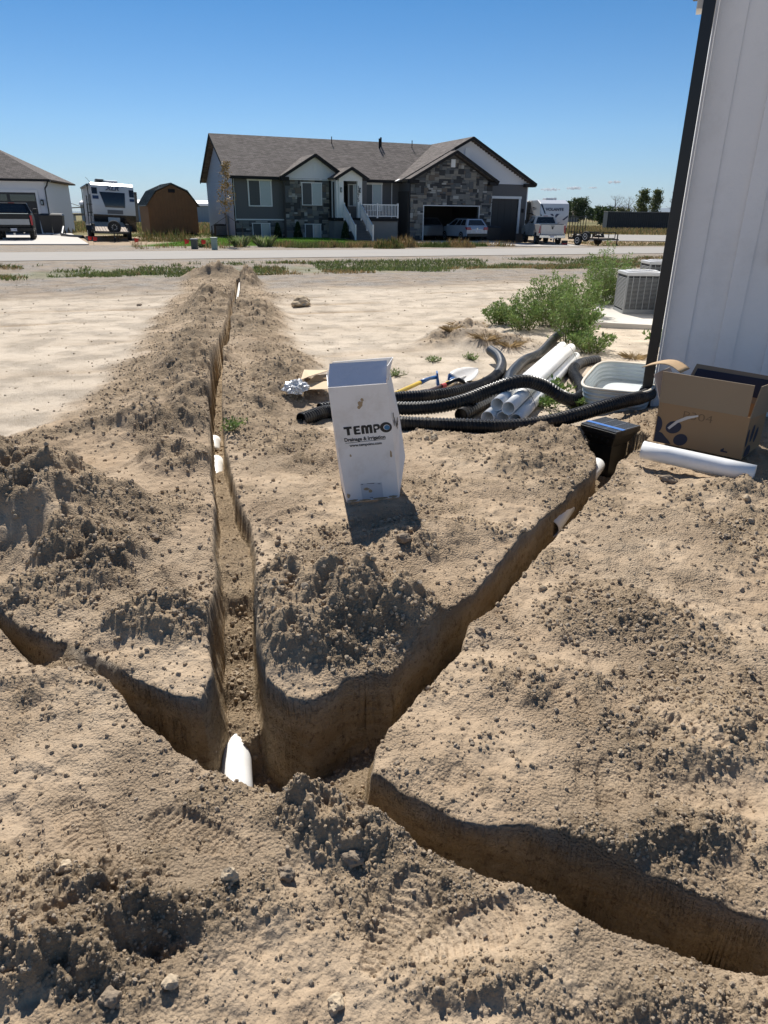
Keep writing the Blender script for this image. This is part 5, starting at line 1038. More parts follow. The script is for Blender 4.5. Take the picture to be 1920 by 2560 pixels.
def pickup(name, label, loc, rz, paint, band, tail, bumper, lift=0., W_=2.02, plate='K 17BG'):
    t = thing(name, label, 'pickup truck', loc, rz); w = W_/2; L_ = 6.0; r = .42; zb = .62+lift; zr = 1.32+lift
    def arch(y): return [(y-r*1.22*math.cos(PI*k/8), zb-.10+r*1.16*math.sin(PI*k/8)) for k in range(9)]
    side = [(.12, zb-.12)]+arch(1.25)+[(1.9, zb-.14), (4.2, zb-.14)]+arch(4.85)+[(5.75, zb-.12), (5.95, zb+.25), (5.9, zr-.18), (4.5, zr-.06), (4.2, zr), (.06, zr), (.06, zb)]
    MB().prism(side, 'x', -w, -w+.10).build('side_panel', paint, t, bevel=.02); MB().prism(side, 'x', w-.10, w).build('side_panel', paint, t, bevel=.02)
    MB().box(-w+.1, w-.1, .5, 5.8, zb-.2, zb+.1).build('chassis', TYRE, t); MB().box(-w+.1, w-.1, 3.9, 5.9, zb+.1, zr-.12).build('bonnet', paint, t, bevel=.03)
    MB().box(-w+.1, w-.1, 2.0, 2.1, zb, zr).build('bed_front', paint, t)
    tg = MB().box(-w+.16, w-.16, .03, .12, zb-.02, zr).build('tailgate', paint, t, bevel=.02)
    MB().box(-w+.17, w-.17, .005, .029, zb+.12*1, zb+.42).build('tailgate_band', band, tg) if band else None
    MB().box(-.13, .13, -.005, .03, zr-.13, zr-.09).build('handle', SMO, tg)
    MB().box(-w+.16, w-.16, .02, .14, zr+.001, zr+.03).build('tailgate_cap', SMO if band is None else CHR, tg)
    for s_ in (-1, 1):
        MB().hexa([(s_*w-.09*(s_ > 0)-.0, .02, zb+.1), (s_*w+.09*(s_ < 0), .02, zb+.1), (s_*w+.09*(s_ < 0)+.004*s_, .22, zb+.1), (s_*w-.09*(s_ > 0)+.004*s_, .22, zb+.1)], [(s_*w-.09*(s_ > 0)-.03*s_, .03, zr-.08), (s_*w+.09*(s_ < 0)-.0*s_, .03, zr-.08), (s_*w+.09*(s_ < 0)+.004*s_, .22, zr-.08), (s_*w-.09*(s_ > 0), .22, zr-.08)]).build('tail_lamp', tail, t)
        wheel(s_*(w-.16), 1.25, r, .28, t, side=s_); wheel(s_*(w-.16), 4.85, r, .28, t, side=s_)
        MB().box(min(s_*w, s_*(w+.03)), max(s_*w, s_*(w+.03)), 2.1, 4.1, zb-.22, zb-.16).build('running_board', SMO, t)
        m_ = MB().box(min(s_*(w+.02), s_*(w+.25)), max(s_*(w+.02), s_*(w+.25)), 3.75, 3.92, zr+.02, zr+.30).build('wing_mirror', SMO, t, bevel=.03)
    # cab
    cz = 1.92+lift; b = [(-w+.03, 2.1, zr), (w-.03, 2.1, zr), (w-.03, 4.35, zr), (-w+.03, 4.35, zr)]; tp = [(-w+.24, 2.35, cz), (w-.24, 2.35, cz), (w-.24, 3.65, cz), (-w+.24, 3.65, cz)]
    MB().hexa(b, tp).build('cab', paint, t, bevel=.04)
    def on(u, v, d=.012): # rear face
        x0_ = Vector(b[0]).lerp(Vector(b[1]), u); x1_ = Vector(tp[0]).lerp(Vector(tp[1]), u); p_ = x0_.lerp(x1_, v); return p_+Vector((0, -d, d*.3))
    mk('rear_window', [on(.09, .12), on(.91, .12), on(.88, .86), on(.12, .86)], [(0, 1, 2, 3)], CGL, t)
    for s_, (i0, i1) in ((-1, (0, 3)), (1, (1, 2))):
        def sd2(u, v): return Vector(b[i0]).lerp(Vector(b[i1]), u).lerp(Vector(tp[i0]).lerp(Vector(tp[i1]), u), v)+Vector((s_*.012, 0, .004))
        mk('side_window', [sd2(.10, .12), sd2(.47, .12), sd2(.47, .86), sd2(.12, .86)], [(0, 1, 2, 3) if s_ > 0 else (3, 2, 1, 0)], CGL, t); mk('side_window', [sd2(.53, .12), sd2(.92, .12), sd2(.86, .86), sd2(.53, .86)], [(0, 1, 2, 3) if s_ > 0 else (3, 2, 1, 0)], CGL, t)
        MB().box(min(s_*(w-.005), s_*(w+.004)), max(s_*(w-.005), s_*(w+.004)), 3.17, 3.185, zb, zr).build('door_seam', SMO, t)
    MB().box(-.17, .17, 2.33, 2.36, cz-.015, cz+.02).build('brake_lamp', TLR, t)
    bp = MB().box(-w+.02, -.30, -.16, .05, zb-.24, zb-.04).box(.30, w-.02, -.16, .05, zb-.24, zb-.04).box(-.30, .30, -.12, .05, zb-.28, zb-.06).build('bumper', bumper, t, bevel=.02)
    p_ = MB().box(-.16, .16, -.135, -.121, zb-.22, zb-.07).build('number_plate', PLT, t); text('plate_text', plate, .10, mat('plate_ink', (.05, .03, .15), .5), p_, Vector((0, -.137, zb-.145)), FRONT, .001)
    MB().box(-.05, .05, -.30, .3, zb-.42, zb-.32).build('tow_hitch', CHR, t); MB().tube([(0.5, .1, zb-.32), (.5, 1.2, zb-.3)], .035, 8).build('exhaust', CHR, t)
    return t
BLKP = mat('black_paint', (.008, .008, .009), .35, coat=.15, spec=.3); SILV = mat('silver_band', (.38, .37, .36), .35, metal=.4)
pk = pickup('pickup_truck', 'black pickup truck with a silver tailgate band parked in front of the white garage', (-21.6, 43.0, .05), R(24), BLKP, SILV, mat('tail_lamp_clear', (.45, .03, .03), .2), BLKP, .10, 2.10)
GRP = mat('pearl_grey_paint', (.52, .50, .47), .35, coat=.6); GRS = GRP
pk2 = pickup('pickup_truck', 'pale grey pickup truck parked right of the garages with its back to the road', (12.6, 56.6, -.37), R(3), GRP, None, TLR, CHR, .12, 2.02, '8E 42')
MB().prism([(-.07, 1.26), (.07, 1.26), (.07, 1.17), (0, 1.09), (-.07, 1.17)], 'y', .012, .029).build('badge', SMO, pk2)
# silver crossover in the garage
sv_ = thing('parked_car', 'silver crossover car parked half inside the open double garage', 'car', (0, 0, 0), 0); SP = mat('silver_paint', (.36, .40, .46), .3, metal=.15, coat=.8)
o_loc = Matrix.Translation((*HO, 0)) @ Matrix.Rotation(HA, 4, 'Z') @ Vector((17.65, -4.3, FZ+.07)); sv_.location = o_loc; sv_.rotation_euler = (0, 0, R(24))
def arch2(y, r_=.36): return [(y-r_*math.cos(PI*k/8), .30+r_*math.sin(PI*k/8)) for k in range(9)]
body = [(.04, .34)]+arch2(.92)+arch2(3.55)+[(4.30, .32), (4.40, .62), (4.28, .88), (3.3, 1.04), (.10, 1.06), (.0, .85)]
for s_, (a, b) in enumerate(((-.92, -.62), (-.62, .62), (.62, .92))):
    MB().prism(body if s_ != 1 else [(.04, .30), (4.35, .30), (4.40, .62), (4.28, .88), (3.3, 1.04), (.10, 1.06), (.0, .85)], 'x', a, b).build('body_side' if s_ != 1 else 'body', SP, sv_, bevel=.03)
MB().hexa([(-.90, .10, 1.05), (.90, .10, 1.05), (.90, 3.25, 1.03), (-.90, 3.25, 1.03)], [(-.66, .45, 1.56), (.66, .45, 1.56), (.64, 2.3, 1.58), (-.64, 2.3, 1.58)]).build('cabin', SP, sv_, bevel=.05)
def r2(u, v): return Vector((-.90, .10, 1.05)).lerp(Vector((.90, .10, 1.05)), u).lerp(Vector((-.66, .45, 1.56)).lerp(Vector((.66, .45, 1.56)), u), v)+Vector((0, -.015, .01))
mk('rear_window', [r2(.08, .10), r2(.92, .10), r2(.88, .82), r2(.12, .82)], [(0, 1, 2, 3)], CGL, sv_)
for s_ in (-1, 1):
    b0, b1, t0, t1 = Vector((s_*.90, .10, 1.05)), Vector((s_*.90, 3.25, 1.03)), Vector((s_*.66, .45, 1.56)), Vector((s_*.64, 2.3, 1.58))
    def s2(u, v): return b0.lerp(b1, u).lerp(t0.lerp(t1, u), v)+Vector((s_*.014, 0, .006))
    for u0_, u1_ in ((.07, .30), (.33, .58), (.61, .90)): f = [s2(u0_, .10), s2(u1_, .10), s2(u1_-.01, .86), s2(u0_+.02, .86)]; mk('side_window', f, [(0, 1, 2, 3) if s_ > 0 else (3, 2, 1, 0)], CGL, sv_)
    wheel(s_*.80, .92, .34, .22, sv_, side=s_, holes=5); wheel(s_*.80, 3.55, .34, .22, sv_, side=s_, holes=5)
    MB().hexa([(s_*.93-.42*(s_ > 0), -.03, .78), (s_*.93+.42*(s_ < 0), -.03, .78), (s_*.93+.42*(s_ < 0), .10, .80), (s_*.93-.42*(s_ > 0), .10, .80)][::1], [(s_*.91-.30*(s_ > 0), -.02, .98), (s_*.91+.30*(s_ < 0), -.02, .98), (s_*.93+.30*(s_ < 0), .28, .98), (s_*.93-.30*(s_ > 0), .28, .98)]).build('tail_lamp', TLR, sv_)
    MB().box(min(s_*.92, s_*1.06), max(s_*.92, s_*1.06), 2.85, 2.98, 1.02, 1.16).build('wing_mirror', SP, sv_, bevel=.02); MB().tube([(s_*.60, .7, 1.62), (s_*.60, 2.1, 1.63)], .02, 6).build('roof_rail', SMO, sv_)
MB().box(-.86, .86, -.05, .04, .30, .52).build('bumper', SMO, sv_, bevel=.02); MB().box(-.30, .30, -.03, .01, .60, .76).build('plate_recess', SP, sv_)
p_ = MB().box(-.16, .16, -.045, -.031, .62, .76).build('number_plate', PLT, sv_); text('plate_text', '17A 25', .08, TLR, p_, Vector((0, -.047, .69)), FRONT, .001); MB().lathe([(.05, -.02), (.05, .0)], (0, 0, .88), 'y', 16).build('badge', CHR, sv_)
# second car deeper inside
s3 = thing('parked_car', 'dark car deep inside the open double garage, only its roof showing', 'car', Matrix.Translation((*HO, 0)) @ Matrix.Rotation(HA, 4, 'Z') @ Vector((15.6, -.9, FZ+.05)), HA); DKP = mat('dark_grey_paint', (.06, .05, .05), .3, coat=.5)
MB().prism([(0, .3), (4.3, .3), (4.4, .8), (3.3, 1.0), (.05, 1.05)], 'x', -.9, .9).build('body', DKP, s3, bevel=.04); MB().hexa([(-.88, .1, 1.05), (.88, .1, 1.05), (.88, 3.2, 1.02), (-.88, 3.2, 1.02)], [(-.66, .5, 1.62), (.66, .5, 1.62), (.64, 2.5, 1.64), (-.64, 2.5, 1.64)]).build('cabin', DKP, s3, bevel=.05)
mk('rear_window', [(-.75, .14, 1.12), (.75, .14, 1.12), (.6, .42, 1.55), (-.6, .42, 1.55)], [(0, 1, 2, 3)], CGL, s3)
for s_ in (-1, 1): wheel(s_*.78, .9, .33, .2, s3, side=s_, holes=5); wheel(s_*.78, 3.5, .33, .2, s3, side=s_, holes=5)
def bin_(label, loc, rz, h=1.1, w=.36, m=None):
    t = thing('wheelie_bin', label, 'bin', loc, rz); m = m or mat('bin_black', (.012, .012, .014), .5)
    MB().hexa([(-w*.78, -w*.72, .06), (w*.78, -w*.72, .06), (w*.78, w*.8, .06), (-w*.78, w*.8, .06)], [(-w, -w, h-.1), (w, -w, h-.1), (w, w, h-.1), (-w, w, h-.1)]).build('body', m, t, bevel=.02)
    MB().hexa([(-w-.02, -w-.04, h-.1), (w+.02, -w-.04, h-.1), (w+.02, w+.04, h-.1), (-w-.02, w+.04, h-.1)], [(-w*.9, -w*.8, h), (w*.9, -w*.8, h), (w*.9, w, h+.03), (-w*.9, w, h+.03)]).build('lid', m, t, bevel=.015)
    for s_ in (-1, 1): MB().lathe([(.12, s_*w*.8-.03), (.12, s_*w*.8+.03)], (0, w*.8, .12), 'x', 16).build('wheel', TYRE, t)
HM = Matrix.Translation((*HO, 0)) @ Matrix.Rotation(HA, 4, 'Z')
bin_('black wheelie bin between the double garage and the third door', HM @ Vector((19.55, -2.75, FZ+.06)), HA, 1.05); bin_('black wheelie bin right beside the third garage door', HM @ Vector((20.25, -2.5, FZ+.06)), HA, 1.02)

# ------------------------------------------------------------------ travel trailers
TW = mat('gel_coat', (.56, .56, .57), .35, coat=.5, var=.02); TB = mat('black_gel', (.014, .014, .016), .25, coat=.4); NV = mat('navy_decal', (.02, .035, .09), .35)
xl = thing('toy_hauler', 'white and black travel trailer lettered XLR parked beside the white garage', 'travel trailer', (-17.35, 47.5, .02), R(25), None, 0, R(2.2))
xl.scale = (1, 1, .955); w = 1.26; zb, zs, zt = .50, 1.45, 3.35
def cap(z): return -.30*math.sin(PI*min(1, max(0, (z-.5)/2.9)))**.8   # front bulge
prof = [(0, zb)]+[(cap(z)-.0, z) for z in [.5+.145*k for k in range(1, 20)]]+[(.25, zt+.06), (8.6, zt+.06), (8.9, zt-.1), (8.9, zb)]
MB().prism(prof, 'x', -w, w).build('shell', TW, xl, bevel=.03)
def face(name, pts, m, off=.012, par=xl): return mk(name, [(x, cap(z)-off, z) for x, z in pts], [tuple(range(len(pts)))], m, par)
def band(name, x0f, x1f, z0, z1, m, off, n_=10, par=xl):
    V = []; F = []
    for k in range(n_+1): z = z0+(z1-z0)*k/n_; V += [(x0f(z), cap(z)-off, z), (x1f(z), cap(z)-off, z)]
    for k in range(n_): F.append((2*k, 2*k+1, 2*k+3, 2*k+2))
    return mk(name, V, F, m, par)
band('lower_front_panel', lambda z: -w, lambda z: w, zb, 1.50, TB, .014)
band('windshield_panel', lambda z: -.52-.30*(z-1.95), lambda z: .60+.06*(z-1.95)+.05, 1.95, 2.86, TB, .016)
band('grille_panel', lambda z: -.42, lambda z: .50, 1.56, 1.80, mat('grey_decal', (.12, .12, .13), .5), .016)
band('side_decal', lambda z: -w+.03, lambda z: -w+.35-.0*(z), 2.72, 3.1, TB, .016); band('side_decal', lambda z: -w+.05, lambda z: -w+.40, 2.42, 2.62, NV, .016); band('side_decal', lambda z: w-.30, lambda z: w-.02, 2.62, 3.05, TB, .016); band('side_decal', lambda z: w-.30, lambda z: w-.02, 2.35, 2.52, NV, .016)
text('logo_lettering', 'XLR', .34, NV, xl, Vector((-.02, cap(2.88)-.03, 3.08)), FRONT, .01, .012, shear=.25, sx=1.25)
band('front_locker_door', lambda z: -.42, lambda z: .28, .62, 1.34, TW, .03); MB().box(-.07, .05, cap(1.0)-.06, cap(1.0)-.035, .85, 1.2).build('locker_emblem', TB, xl)
for x_ in (-.15, .12): MB().box(x_-.012, x_+.012, cap(1)-.042, cap(1)-.03, .63, 1.33).build('locker_seam', TB, xl)
MB().box(w+.001, w+.30, .9, 3.6, 1.1, 3.0).build('slide_out', TB, xl, bevel=.02)
MB().box(-w-.06, -w-.001, .25, 8.7, zb+.05, 1.35).build('side_stripe', mat('grey_side', (.30, .31, .33), .5), xl)
for y_, z0_, z1_ in ((1.0, .75, 2.7), (4.5, .75, 2.7)): MB().box(-w-.05, -w-.002, y_, y_+.75, z0_, z1_).build('entry_door', TB, xl)
MB().box(-w-.04, -w-.002, 2.3, 3.9, 1.6, 2.4).build('side_window', CGL, xl); MB().tube([(-w-.13, .9, zt-.10), (-w-.13, 7.5, zt-.10)], .09, 10).build('awning_roll', TB, xl)
for y_ in (.9, 7.5): MB().bar((-w-.10, y_, .9), (-w-.12, y_, zt-.1), .06).build('awning_arm', TB, xl)
MB().box(-.85, -.35, 1.2, 2.1, zt+.06, zt+.32).build('roof_unit', TB, xl, bevel=.03); MB().box(.0-.3, .5, 1.5, 2.2, zt+.06, zt+.28).build('roof_unit', TW, xl, bevel=.05); MB().tube([(-w+.1, .6, zt), (-w-.2, .5, zt+.35)], .012, 5).build('antenna', TB, xl)
for s_ in (-1, 1): wheel(s_*(w-.15), 5.2, .36, .22, xl, side=s_); wheel(s_*(w-.15), 6.0, .36, .22, xl, side=s_)
MB().bar((-.5, .3, .42), (0, -1.1, .42), .08).bar((.5, .3, .42), (0, -1.1, .42), .08).build('hitch_frame', TB, xl); MB().bar((0, -.9, .0), (0, -.9, .5), .06).build('jack', TB, xl)

vo = thing('travel_trailer', 'white travel trailer lettered VOLANTE behind the pale grey pickup', 'travel trailer', (13.65, 61.8, -.36), R(8)); w = 1.22; zt = 3.25
def cap(z): return -.42*math.sin(PI*min(1, max(0, (z-.45)/3.1)))**.7
prof = [(0, .62)]+[(cap(z), z) for z in [.62+.13*k for k in range(1, 19)]]+[(.12, 3.10), (.55, zt), (9.6, zt), (9.8, zt-.1), (9.8, .62)]
MB().prism(prof, 'x', -w, w).build('shell', mat('gel_coat_white', (.62, .63, .65), .35, coat=.5, var=.02), vo, bevel=.05)
text('logo_lettering', 'VOLANTE', .30, NV, vo, Vector((-.02, cap(2.36)-.025, 2.52)), FRONT, .012, .006, sx=1.15)
band('lower_front_panel', lambda z: -w, lambda z: w, .64, 1.15, TB, .014, par=vo)
def facev(pts, m): return mk('front_decal', [(x, cap(z)-.02, z) for x, z in pts], [tuple(range(len(pts)))], m, vo)
facev([(-.38, 2.2), (-.16, 2.2), (.0, 1.98), (.16, 2.2), (.42, 2.2), (.02, 1.78)], NV); facev([(-.45, 1.62), (-.2, 1.46), (.05, 1.40), (.3, 1.46), (.60, 1.64), (.3, 1.40), (.05, 1.33), (-.2, 1.39)], NV)
facev([(.70, 1.75), (1.15, 2.1), (1.15, 1.95), (.85, 1.72)], NV); facev([(-1.2, 2.9), (-1.05, 2.9), (-.75, 2.2), (-.85, 2.2)], TB); facev([(-1.18, 2.2), (-.75, 1.75), (-.7, 1.6), (-.85, 1.7), (-1.2, 2.05)], TB)
for a in ([(.3, 2.6), (1.6, 2.75), (1.6, 2.6)], [(.3, 2.0), (2.4, 2.35), (2.4, 2.2)], [(.5, 1.7), (2.0, 1.55), (.5, 1.55)]): mk('side_decal', [(-w-.012, y_, z_) for y_, z_ in a], [(0, 1, 2)], TB, vo)
MB().box(-w-.30, -w-.001, 2.2, 2.3, 1.0, 3.1).build('awning_arm', TB, vo); MB().tube([(-w-.14, 2.2, 3.12), (-w-.14, 8.5, 3.12)], .08, 8).build('awning_roll', mat('awning_cream', (.55, .50, .42), .7), vo)
MB().box(-.35, .35, 1.0, 1.8, zt, zt+.16).build('roof_unit', TW, vo, bevel=.04); MB().box(.6, .8, 1.6, 1.8, zt, zt+.2).build('roof_vent', TW, vo)
for s_ in (-1, 1): wheel(s_*(w-.15), 5.6, .36, .22, vo, side=s_); wheel(s_*(w-.15), 6.5, .36, .22, vo, side=s_)
MB().bar((-.5, .3, .5), (0, -1.0, .5), .08).bar((.5, .3, .5), (0, -1.0, .5), .08).bar((0, -.8, .05), (0, -.8, 1.0), .07).build('hitch_frame', TB, vo)
MB().box(-.08, .08, -.5, -.2, .55, 1.0).build('gas_bottle', TB, vo)

# ------------------------------------------------------------------ utility trailers
FRM = mat('black_frame', (.014, .014, .015), .5); PLK = mat('weathered_plank', (.36, .29, .23), .85, var=.15, vs=3); WHB = mat('white_rim', (.62, .62, .62), .4)
def utility(label, loc, rz, Wt, Lt, ramp_up, spare, hub, ry=0., tilt=0.):
    t = thing('utility_trailer', label, 'trailer', loc, rz, None, 0, ry); w = Wt/2; zd = .55
    n_ = 12
    for k in range(n_): x_ = -w+Wt*k/n_; MB().hexa([(x_+.01, 0, zd-.04+tilt), (x_+Wt/n_-.01, 0, zd-.04+tilt), (x_+Wt/n_-.01, Lt, zd-.04), (x_+.01, Lt, zd-.04)], [(x_+.01, 0, zd+tilt), (x_+Wt/n_-.01, 0, zd+tilt), (x_+Wt/n_-.01, Lt, zd), (x_+.01, Lt, zd)]).build('deck_plank', PLK, t)
    MB().bar((-w, 0, zd-.08), (-w, Lt, zd-.08), .06, .12).bar((w, 0, zd-.08), (w, Lt, zd-.08), .06, .12).bar((-w, 0, zd-.08), (w, 0, zd-.08), .06, .12).bar((-w, Lt, zd-.08), (w, Lt, zd-.08), .06, .12).bar((-w, Lt, zd-.08), (0, Lt+1.1, zd-.08), .07).bar((w, Lt, zd-.08), (0, Lt+1.1, zd-.08), .07).build('frame', FRM, t)
    for s_ in (-1, 1):
        MB().bar((s_*w, 0, zd+.38), (s_*w, Lt, zd+.38), .05).build('side_rail', FRM, t)
        for k in range(6): y_ = Lt*k/5; MB().bar((s_*w, y_, zd), (s_*w, y_, zd+.38), .045).build('rail_post', FRM, t)
        wheel(s_*(w+.20), Lt*.40, .36, .21, t, hub, side=s_, holes=8, hr=.60)
        MB().prism([(Lt*.40-.5, .55), (Lt*.40-.38, .84), (Lt*.40+.38, .84), (Lt*.40+.5, .55), (Lt*.40+.46, .55), (Lt*.40+.34, .79), (Lt*.40-.34, .79), (Lt*.40-.46, .55)], 'x', s_*(w+.20)-.14, s_*(w+.20)+.14).build('fender', FRM, t)
    MB().bar((0, Lt+1.0, .06), (0, Lt+1.0, .85), .06).build('jack', FRM, t); MB().lathe([(.10, -.03), (.10, .03)], (0, Lt+1.0, .10), 'x', 12).build('jack_wheel', TYRE, t)
    if ramp_up:
        g_ = MB().bar((-w, -.03, zd+1.45), (w, -.03, zd+1.45), .05).bar((-w, -.03, zd), (w, -.03, zd), .05).build('ramp_gate', FRM, t)
        for k in range(7): x_ = -w+Wt*k/6; MB().bar((x_, -.03, zd), (x_, -.03, zd+1.45), .04).build('gate_bar', FRM, g_)
    if spare: wheel(spare[0], spare[1], .36, .21, t, hub, side=spare[2], holes=8, hr=.60).location = (0, 0, spare[3])
    return t
u1 = utility('black utility trailer with a plank deck and front rack, tilted down before the XLR trailer', (-17.7, 47.0, .02), R(25)+PI, 1.90, 3.4, False, None, ALLOY, R(-1.5), .48)
# upright rack at its rear and spare wheel at the front
zd = .55
g_ = MB().bar((-.98, -.3, 2.02), (1.02, -.3, 2.02), .045).bar((-.98, -.3, 1.55), (1.02, -.3, 1.55), .04).build('rack', FRM, u1)
for k in range(7): x_ = -.98+2*k/6; MB().bar((x_, -.3, .55), (x_, -.3, 2.02), .04).build('rack_bar', FRM, g_)
MB().bar((-.98, 0, .95), (-.98, 2.2, .62), .05).bar((.98, 0, .95), (.98, 2.2, .62), .05).build('brace', mat('bare_steel', (.35, .35, .35), .4, metal=.5), u1)
sp_ = MB().lathe([(.22, -.11), (.34, -.11), (.37, -.06), (.37, .06), (.34, .11), (.22, .11)], (0, 0, 0), 'y', 28).build('spare_wheel', TYRE, u1); sp_.location = (-.12, 3.55, .78)
MB().lathe([(.20, .06), (.20, .115), (.07, .09)], (0, 0, 0), 'y', 20).build('rim', mat('dark_alloy', (.05, .05, .055), .4), sp_)
for k in range(9): a = 2*PI*k/9; MB().lathe([(.024, .11), (.024, .118)], (.13*math.cos(a), 0, .13*math.sin(a)), 'y', 8).build('rim_hole', WHB, sp_)
utility('black utility trailer with its ramp gate raised and white hubs, right of the pale pickup', (14.75, 57.6, -.36), R(-148), 1.75, 3.0, True, (1.02, 1.9, 1, .28), WHB)
t = thing('toolbox', 'small red and black box on the drive behind the pale pickup', 'box', (13.75, 57.2, -.36)); MB().box(-.22, .22, -.15, .15, .12, .3).build('lid', SMO, t, bevel=.02); MB().box(-.2, .2, -.14, .14, 0, .119).build('body', mat('red_plastic', (.4, .03, .03), .4), t)

# ------------------------------------------------------------------ shed, white garage house, hangar, container
BW = mat('barn_wood', (.20, .105, .042), .7, var=.25, vs=3); GMT = mat('green_metal_roof', (.045, .055, .05), .45)
sh = thing('shed', 'brown wooden barn shed with a dark metal roof left of the grey house', 'shed', (-16.6, 58.3, .05), R(27))
sh.scale = (1.14, 1.14, 1.12)
P_ = [(-1.62, .12), (1.62, .12), (1.62, 2.0), (1.02, 2.72), (0, 3.18), (-1.02, 2.72), (-1.62, 2.0)]
P_ = [(x*1.0, z) for x, z in P_]; MB().prism(P_, 'y', .02, 3.6).build('core', BW, sh)
def shz(x): x = abs(x); return 2.0+(1.62-x)*1.2 if x > 1.02 else 2.72+(1.02-x)*.451
k = -1.62
while k < 1.6:
    a, b = k+.006, min(1.62, k+.203); MB().add([(a, .02, .12), (b, .02, .12), (b, .02, shz(b)), (a, .02, shz(a)), (a, -.012, .12), (b, -.012, .12), (b, -.012, shz(b)), (a, -.012, shz(a))], [(0, 3, 2, 1), (4, 5, 6, 7), (0, 1, 5, 4), (1, 2, 6, 5), (2, 3, 7, 6), (3, 0, 4, 7)]).build('board', BW, sh); k += .203
for k in range(17): MB().box(-1.65, -1.621, .03+k*.21, .225+k*.21, .12, 2.0).build('board', BW, sh)
for a, b in (((-1.78, 1.86), (-1.08, 2.80)), ((-1.08, 2.80), (0, 3.27)), ((0, 3.27), (1.08, 2.80)), ((1.08, 2.80), (1.78, 1.86))):
    MB().prism([a, b, (b[0], b[1]-.06), (a[0], a[1]-.06)], 'y', -.13, 3.75).build('roof_sheet', GMT, sh)
for k in range(14):
    y_ = -.05+k*.28; MB().bar((-1.79, y_, 1.88), (-1.09, y_, 2.82), .03).bar((-1.09, y_, 2.82), (0, y_, 3.29), .03).bar((0, y_, 3.29), (1.09, y_, 2.82), .03).build('roof_rib', GMT, sh)
MB().box(-.22, .22, -.05, -.013, 2.68, 2.90).build('vent', TRIMB, sh)
for a in (-1.4, 0, 1.4): MB().box(a-.1, a+.1, .1, 3.5, -.15, .119).build('skid', mat('old_timber', (.2, .16, .12), .9), sh)

wg_ = thing('white_garage', 'white house with a dark garage door and shingled hip roof at the left edge', 'house', (-25.75, 57.0, .30), R(12)); WZ = 3.42
MB().box(-16, 0, 0, 9, -.4, WZ).build('wall', WHS, wg_); lap('front_siding', -16, 0, 2.95, WZ, -.002, WHS, wg_, step=.2); lap('front_siding', -.72, 0, -.1, 2.95, -.002, WHS, wg_, step=.2)
gd = MB().box(-4.6, -.70, -.04, .001, -.35, 2.62).build('garage_door', DOORM, wg_)
for r_ in range(5):
    for c_ in range(2): MB().box(-4.45+c_*1.95, -2.72+c_*1.95, -.055, -.041, -.25+r_*.57, .20+r_*.57).build('door_panel', DOORM if r_ < 4 else CGL, gd)
mb = MB(); mb.box(-4.8, -4.6, -.07, 0, -.35, 2.62).box(-.70, -.52, -.07, 0, -.35, 2.62).box(-4.8, -.52, -.07, 0, 2.62, 2.82); mb.build('door_trim', TRIMW, wg_)
MB().box(-16, -5.2, -1.2, .02, -.4, WZ).build('front_bay_wall', WHS, wg_)
l = MB().box(-.40, -.22, -.2, -.02, 1.75, 2.15).build('wall_lamp', TRIMB, wg_); MB().box(-.36, -.26, -.205, -.19, 1.82, 2.05).build('lamp_glass', CUR, l)
def rs2(pts, m): 
    pts = [Vector(p) for p in pts]; n_ = (pts[1]-pts[0]).cross(pts[2]-pts[1]).normalized(); n_ = n_ if n_.z > 0 else -n_; k = len(pts)
    return mk('roof', pts+[p-n_*.12 for p in pts], [tuple(range(k)), tuple(range(2*k-1, k-1, -1))]+[(i, i+k, (i+1) % k+k, (i+1) % k) for i in range(k)], m, wg_)
rs2([(-16.5, -.5, WZ+.12), (.5, -.5, WZ+.12), (-4.5, 4.5, WZ+2.65), (-16.5, 4.5, WZ+2.65)], SHX); rs2([(.5, -.5, WZ+.12), (.5, 9.5, WZ+.12), (-4.5, 4.5, WZ+2.65)], SHY); rs2([(.5, 9.5, WZ+.12), (-16.5, 9.5, WZ+.12), (-16.5, 4.5, WZ+2.65), (-4.5, 4.5, WZ+2.65)], SHX)
MB().box(-5.1, .56, -.62, -.50, WZ-.05, WZ+.11).build('gutter', TRIMB, wg_); MB().box(-5.1, .5, -.5, 0, WZ-.03, WZ+.0).build('soffit', TRIMW, wg_)
MB().bar((.42, -.55, WZ), (.30, -.5, WZ-.3), .08).bar((.30, -.5, WZ-.3), (.04, -.06, WZ-.5), .08).bar((.04, -.06, WZ-.5), (.04, -.06, -.2), .08).build('downspout', BLACK, wg_)
GMt = Matrix.Translation((-24.9, 57.0, .30)) @ Matrix.Rotation(R(12), 4, 'Z')
bin_('tall black wheelie bin at the corner of the white garage', Vector((-24.1, 54.6, .12)), R(12), 1.35, .42)
bin_('black wheelie bin close against the white garage wall', Vector((-25.0, 54.8, .12)), R(12), 1.35, .40)
hp_ = MB().tube([Vector((-22.9, 52.6, .6)), Vector((-22.6, 51.5, .15)), Vector((-21.5, 50.2, .08)), Vector((-20.2, 49.2, .08))], .11, 10).build('black_hose', SMO); tag(hp_, 'thick black hose lying between the white garage and the trailer', 'hose')

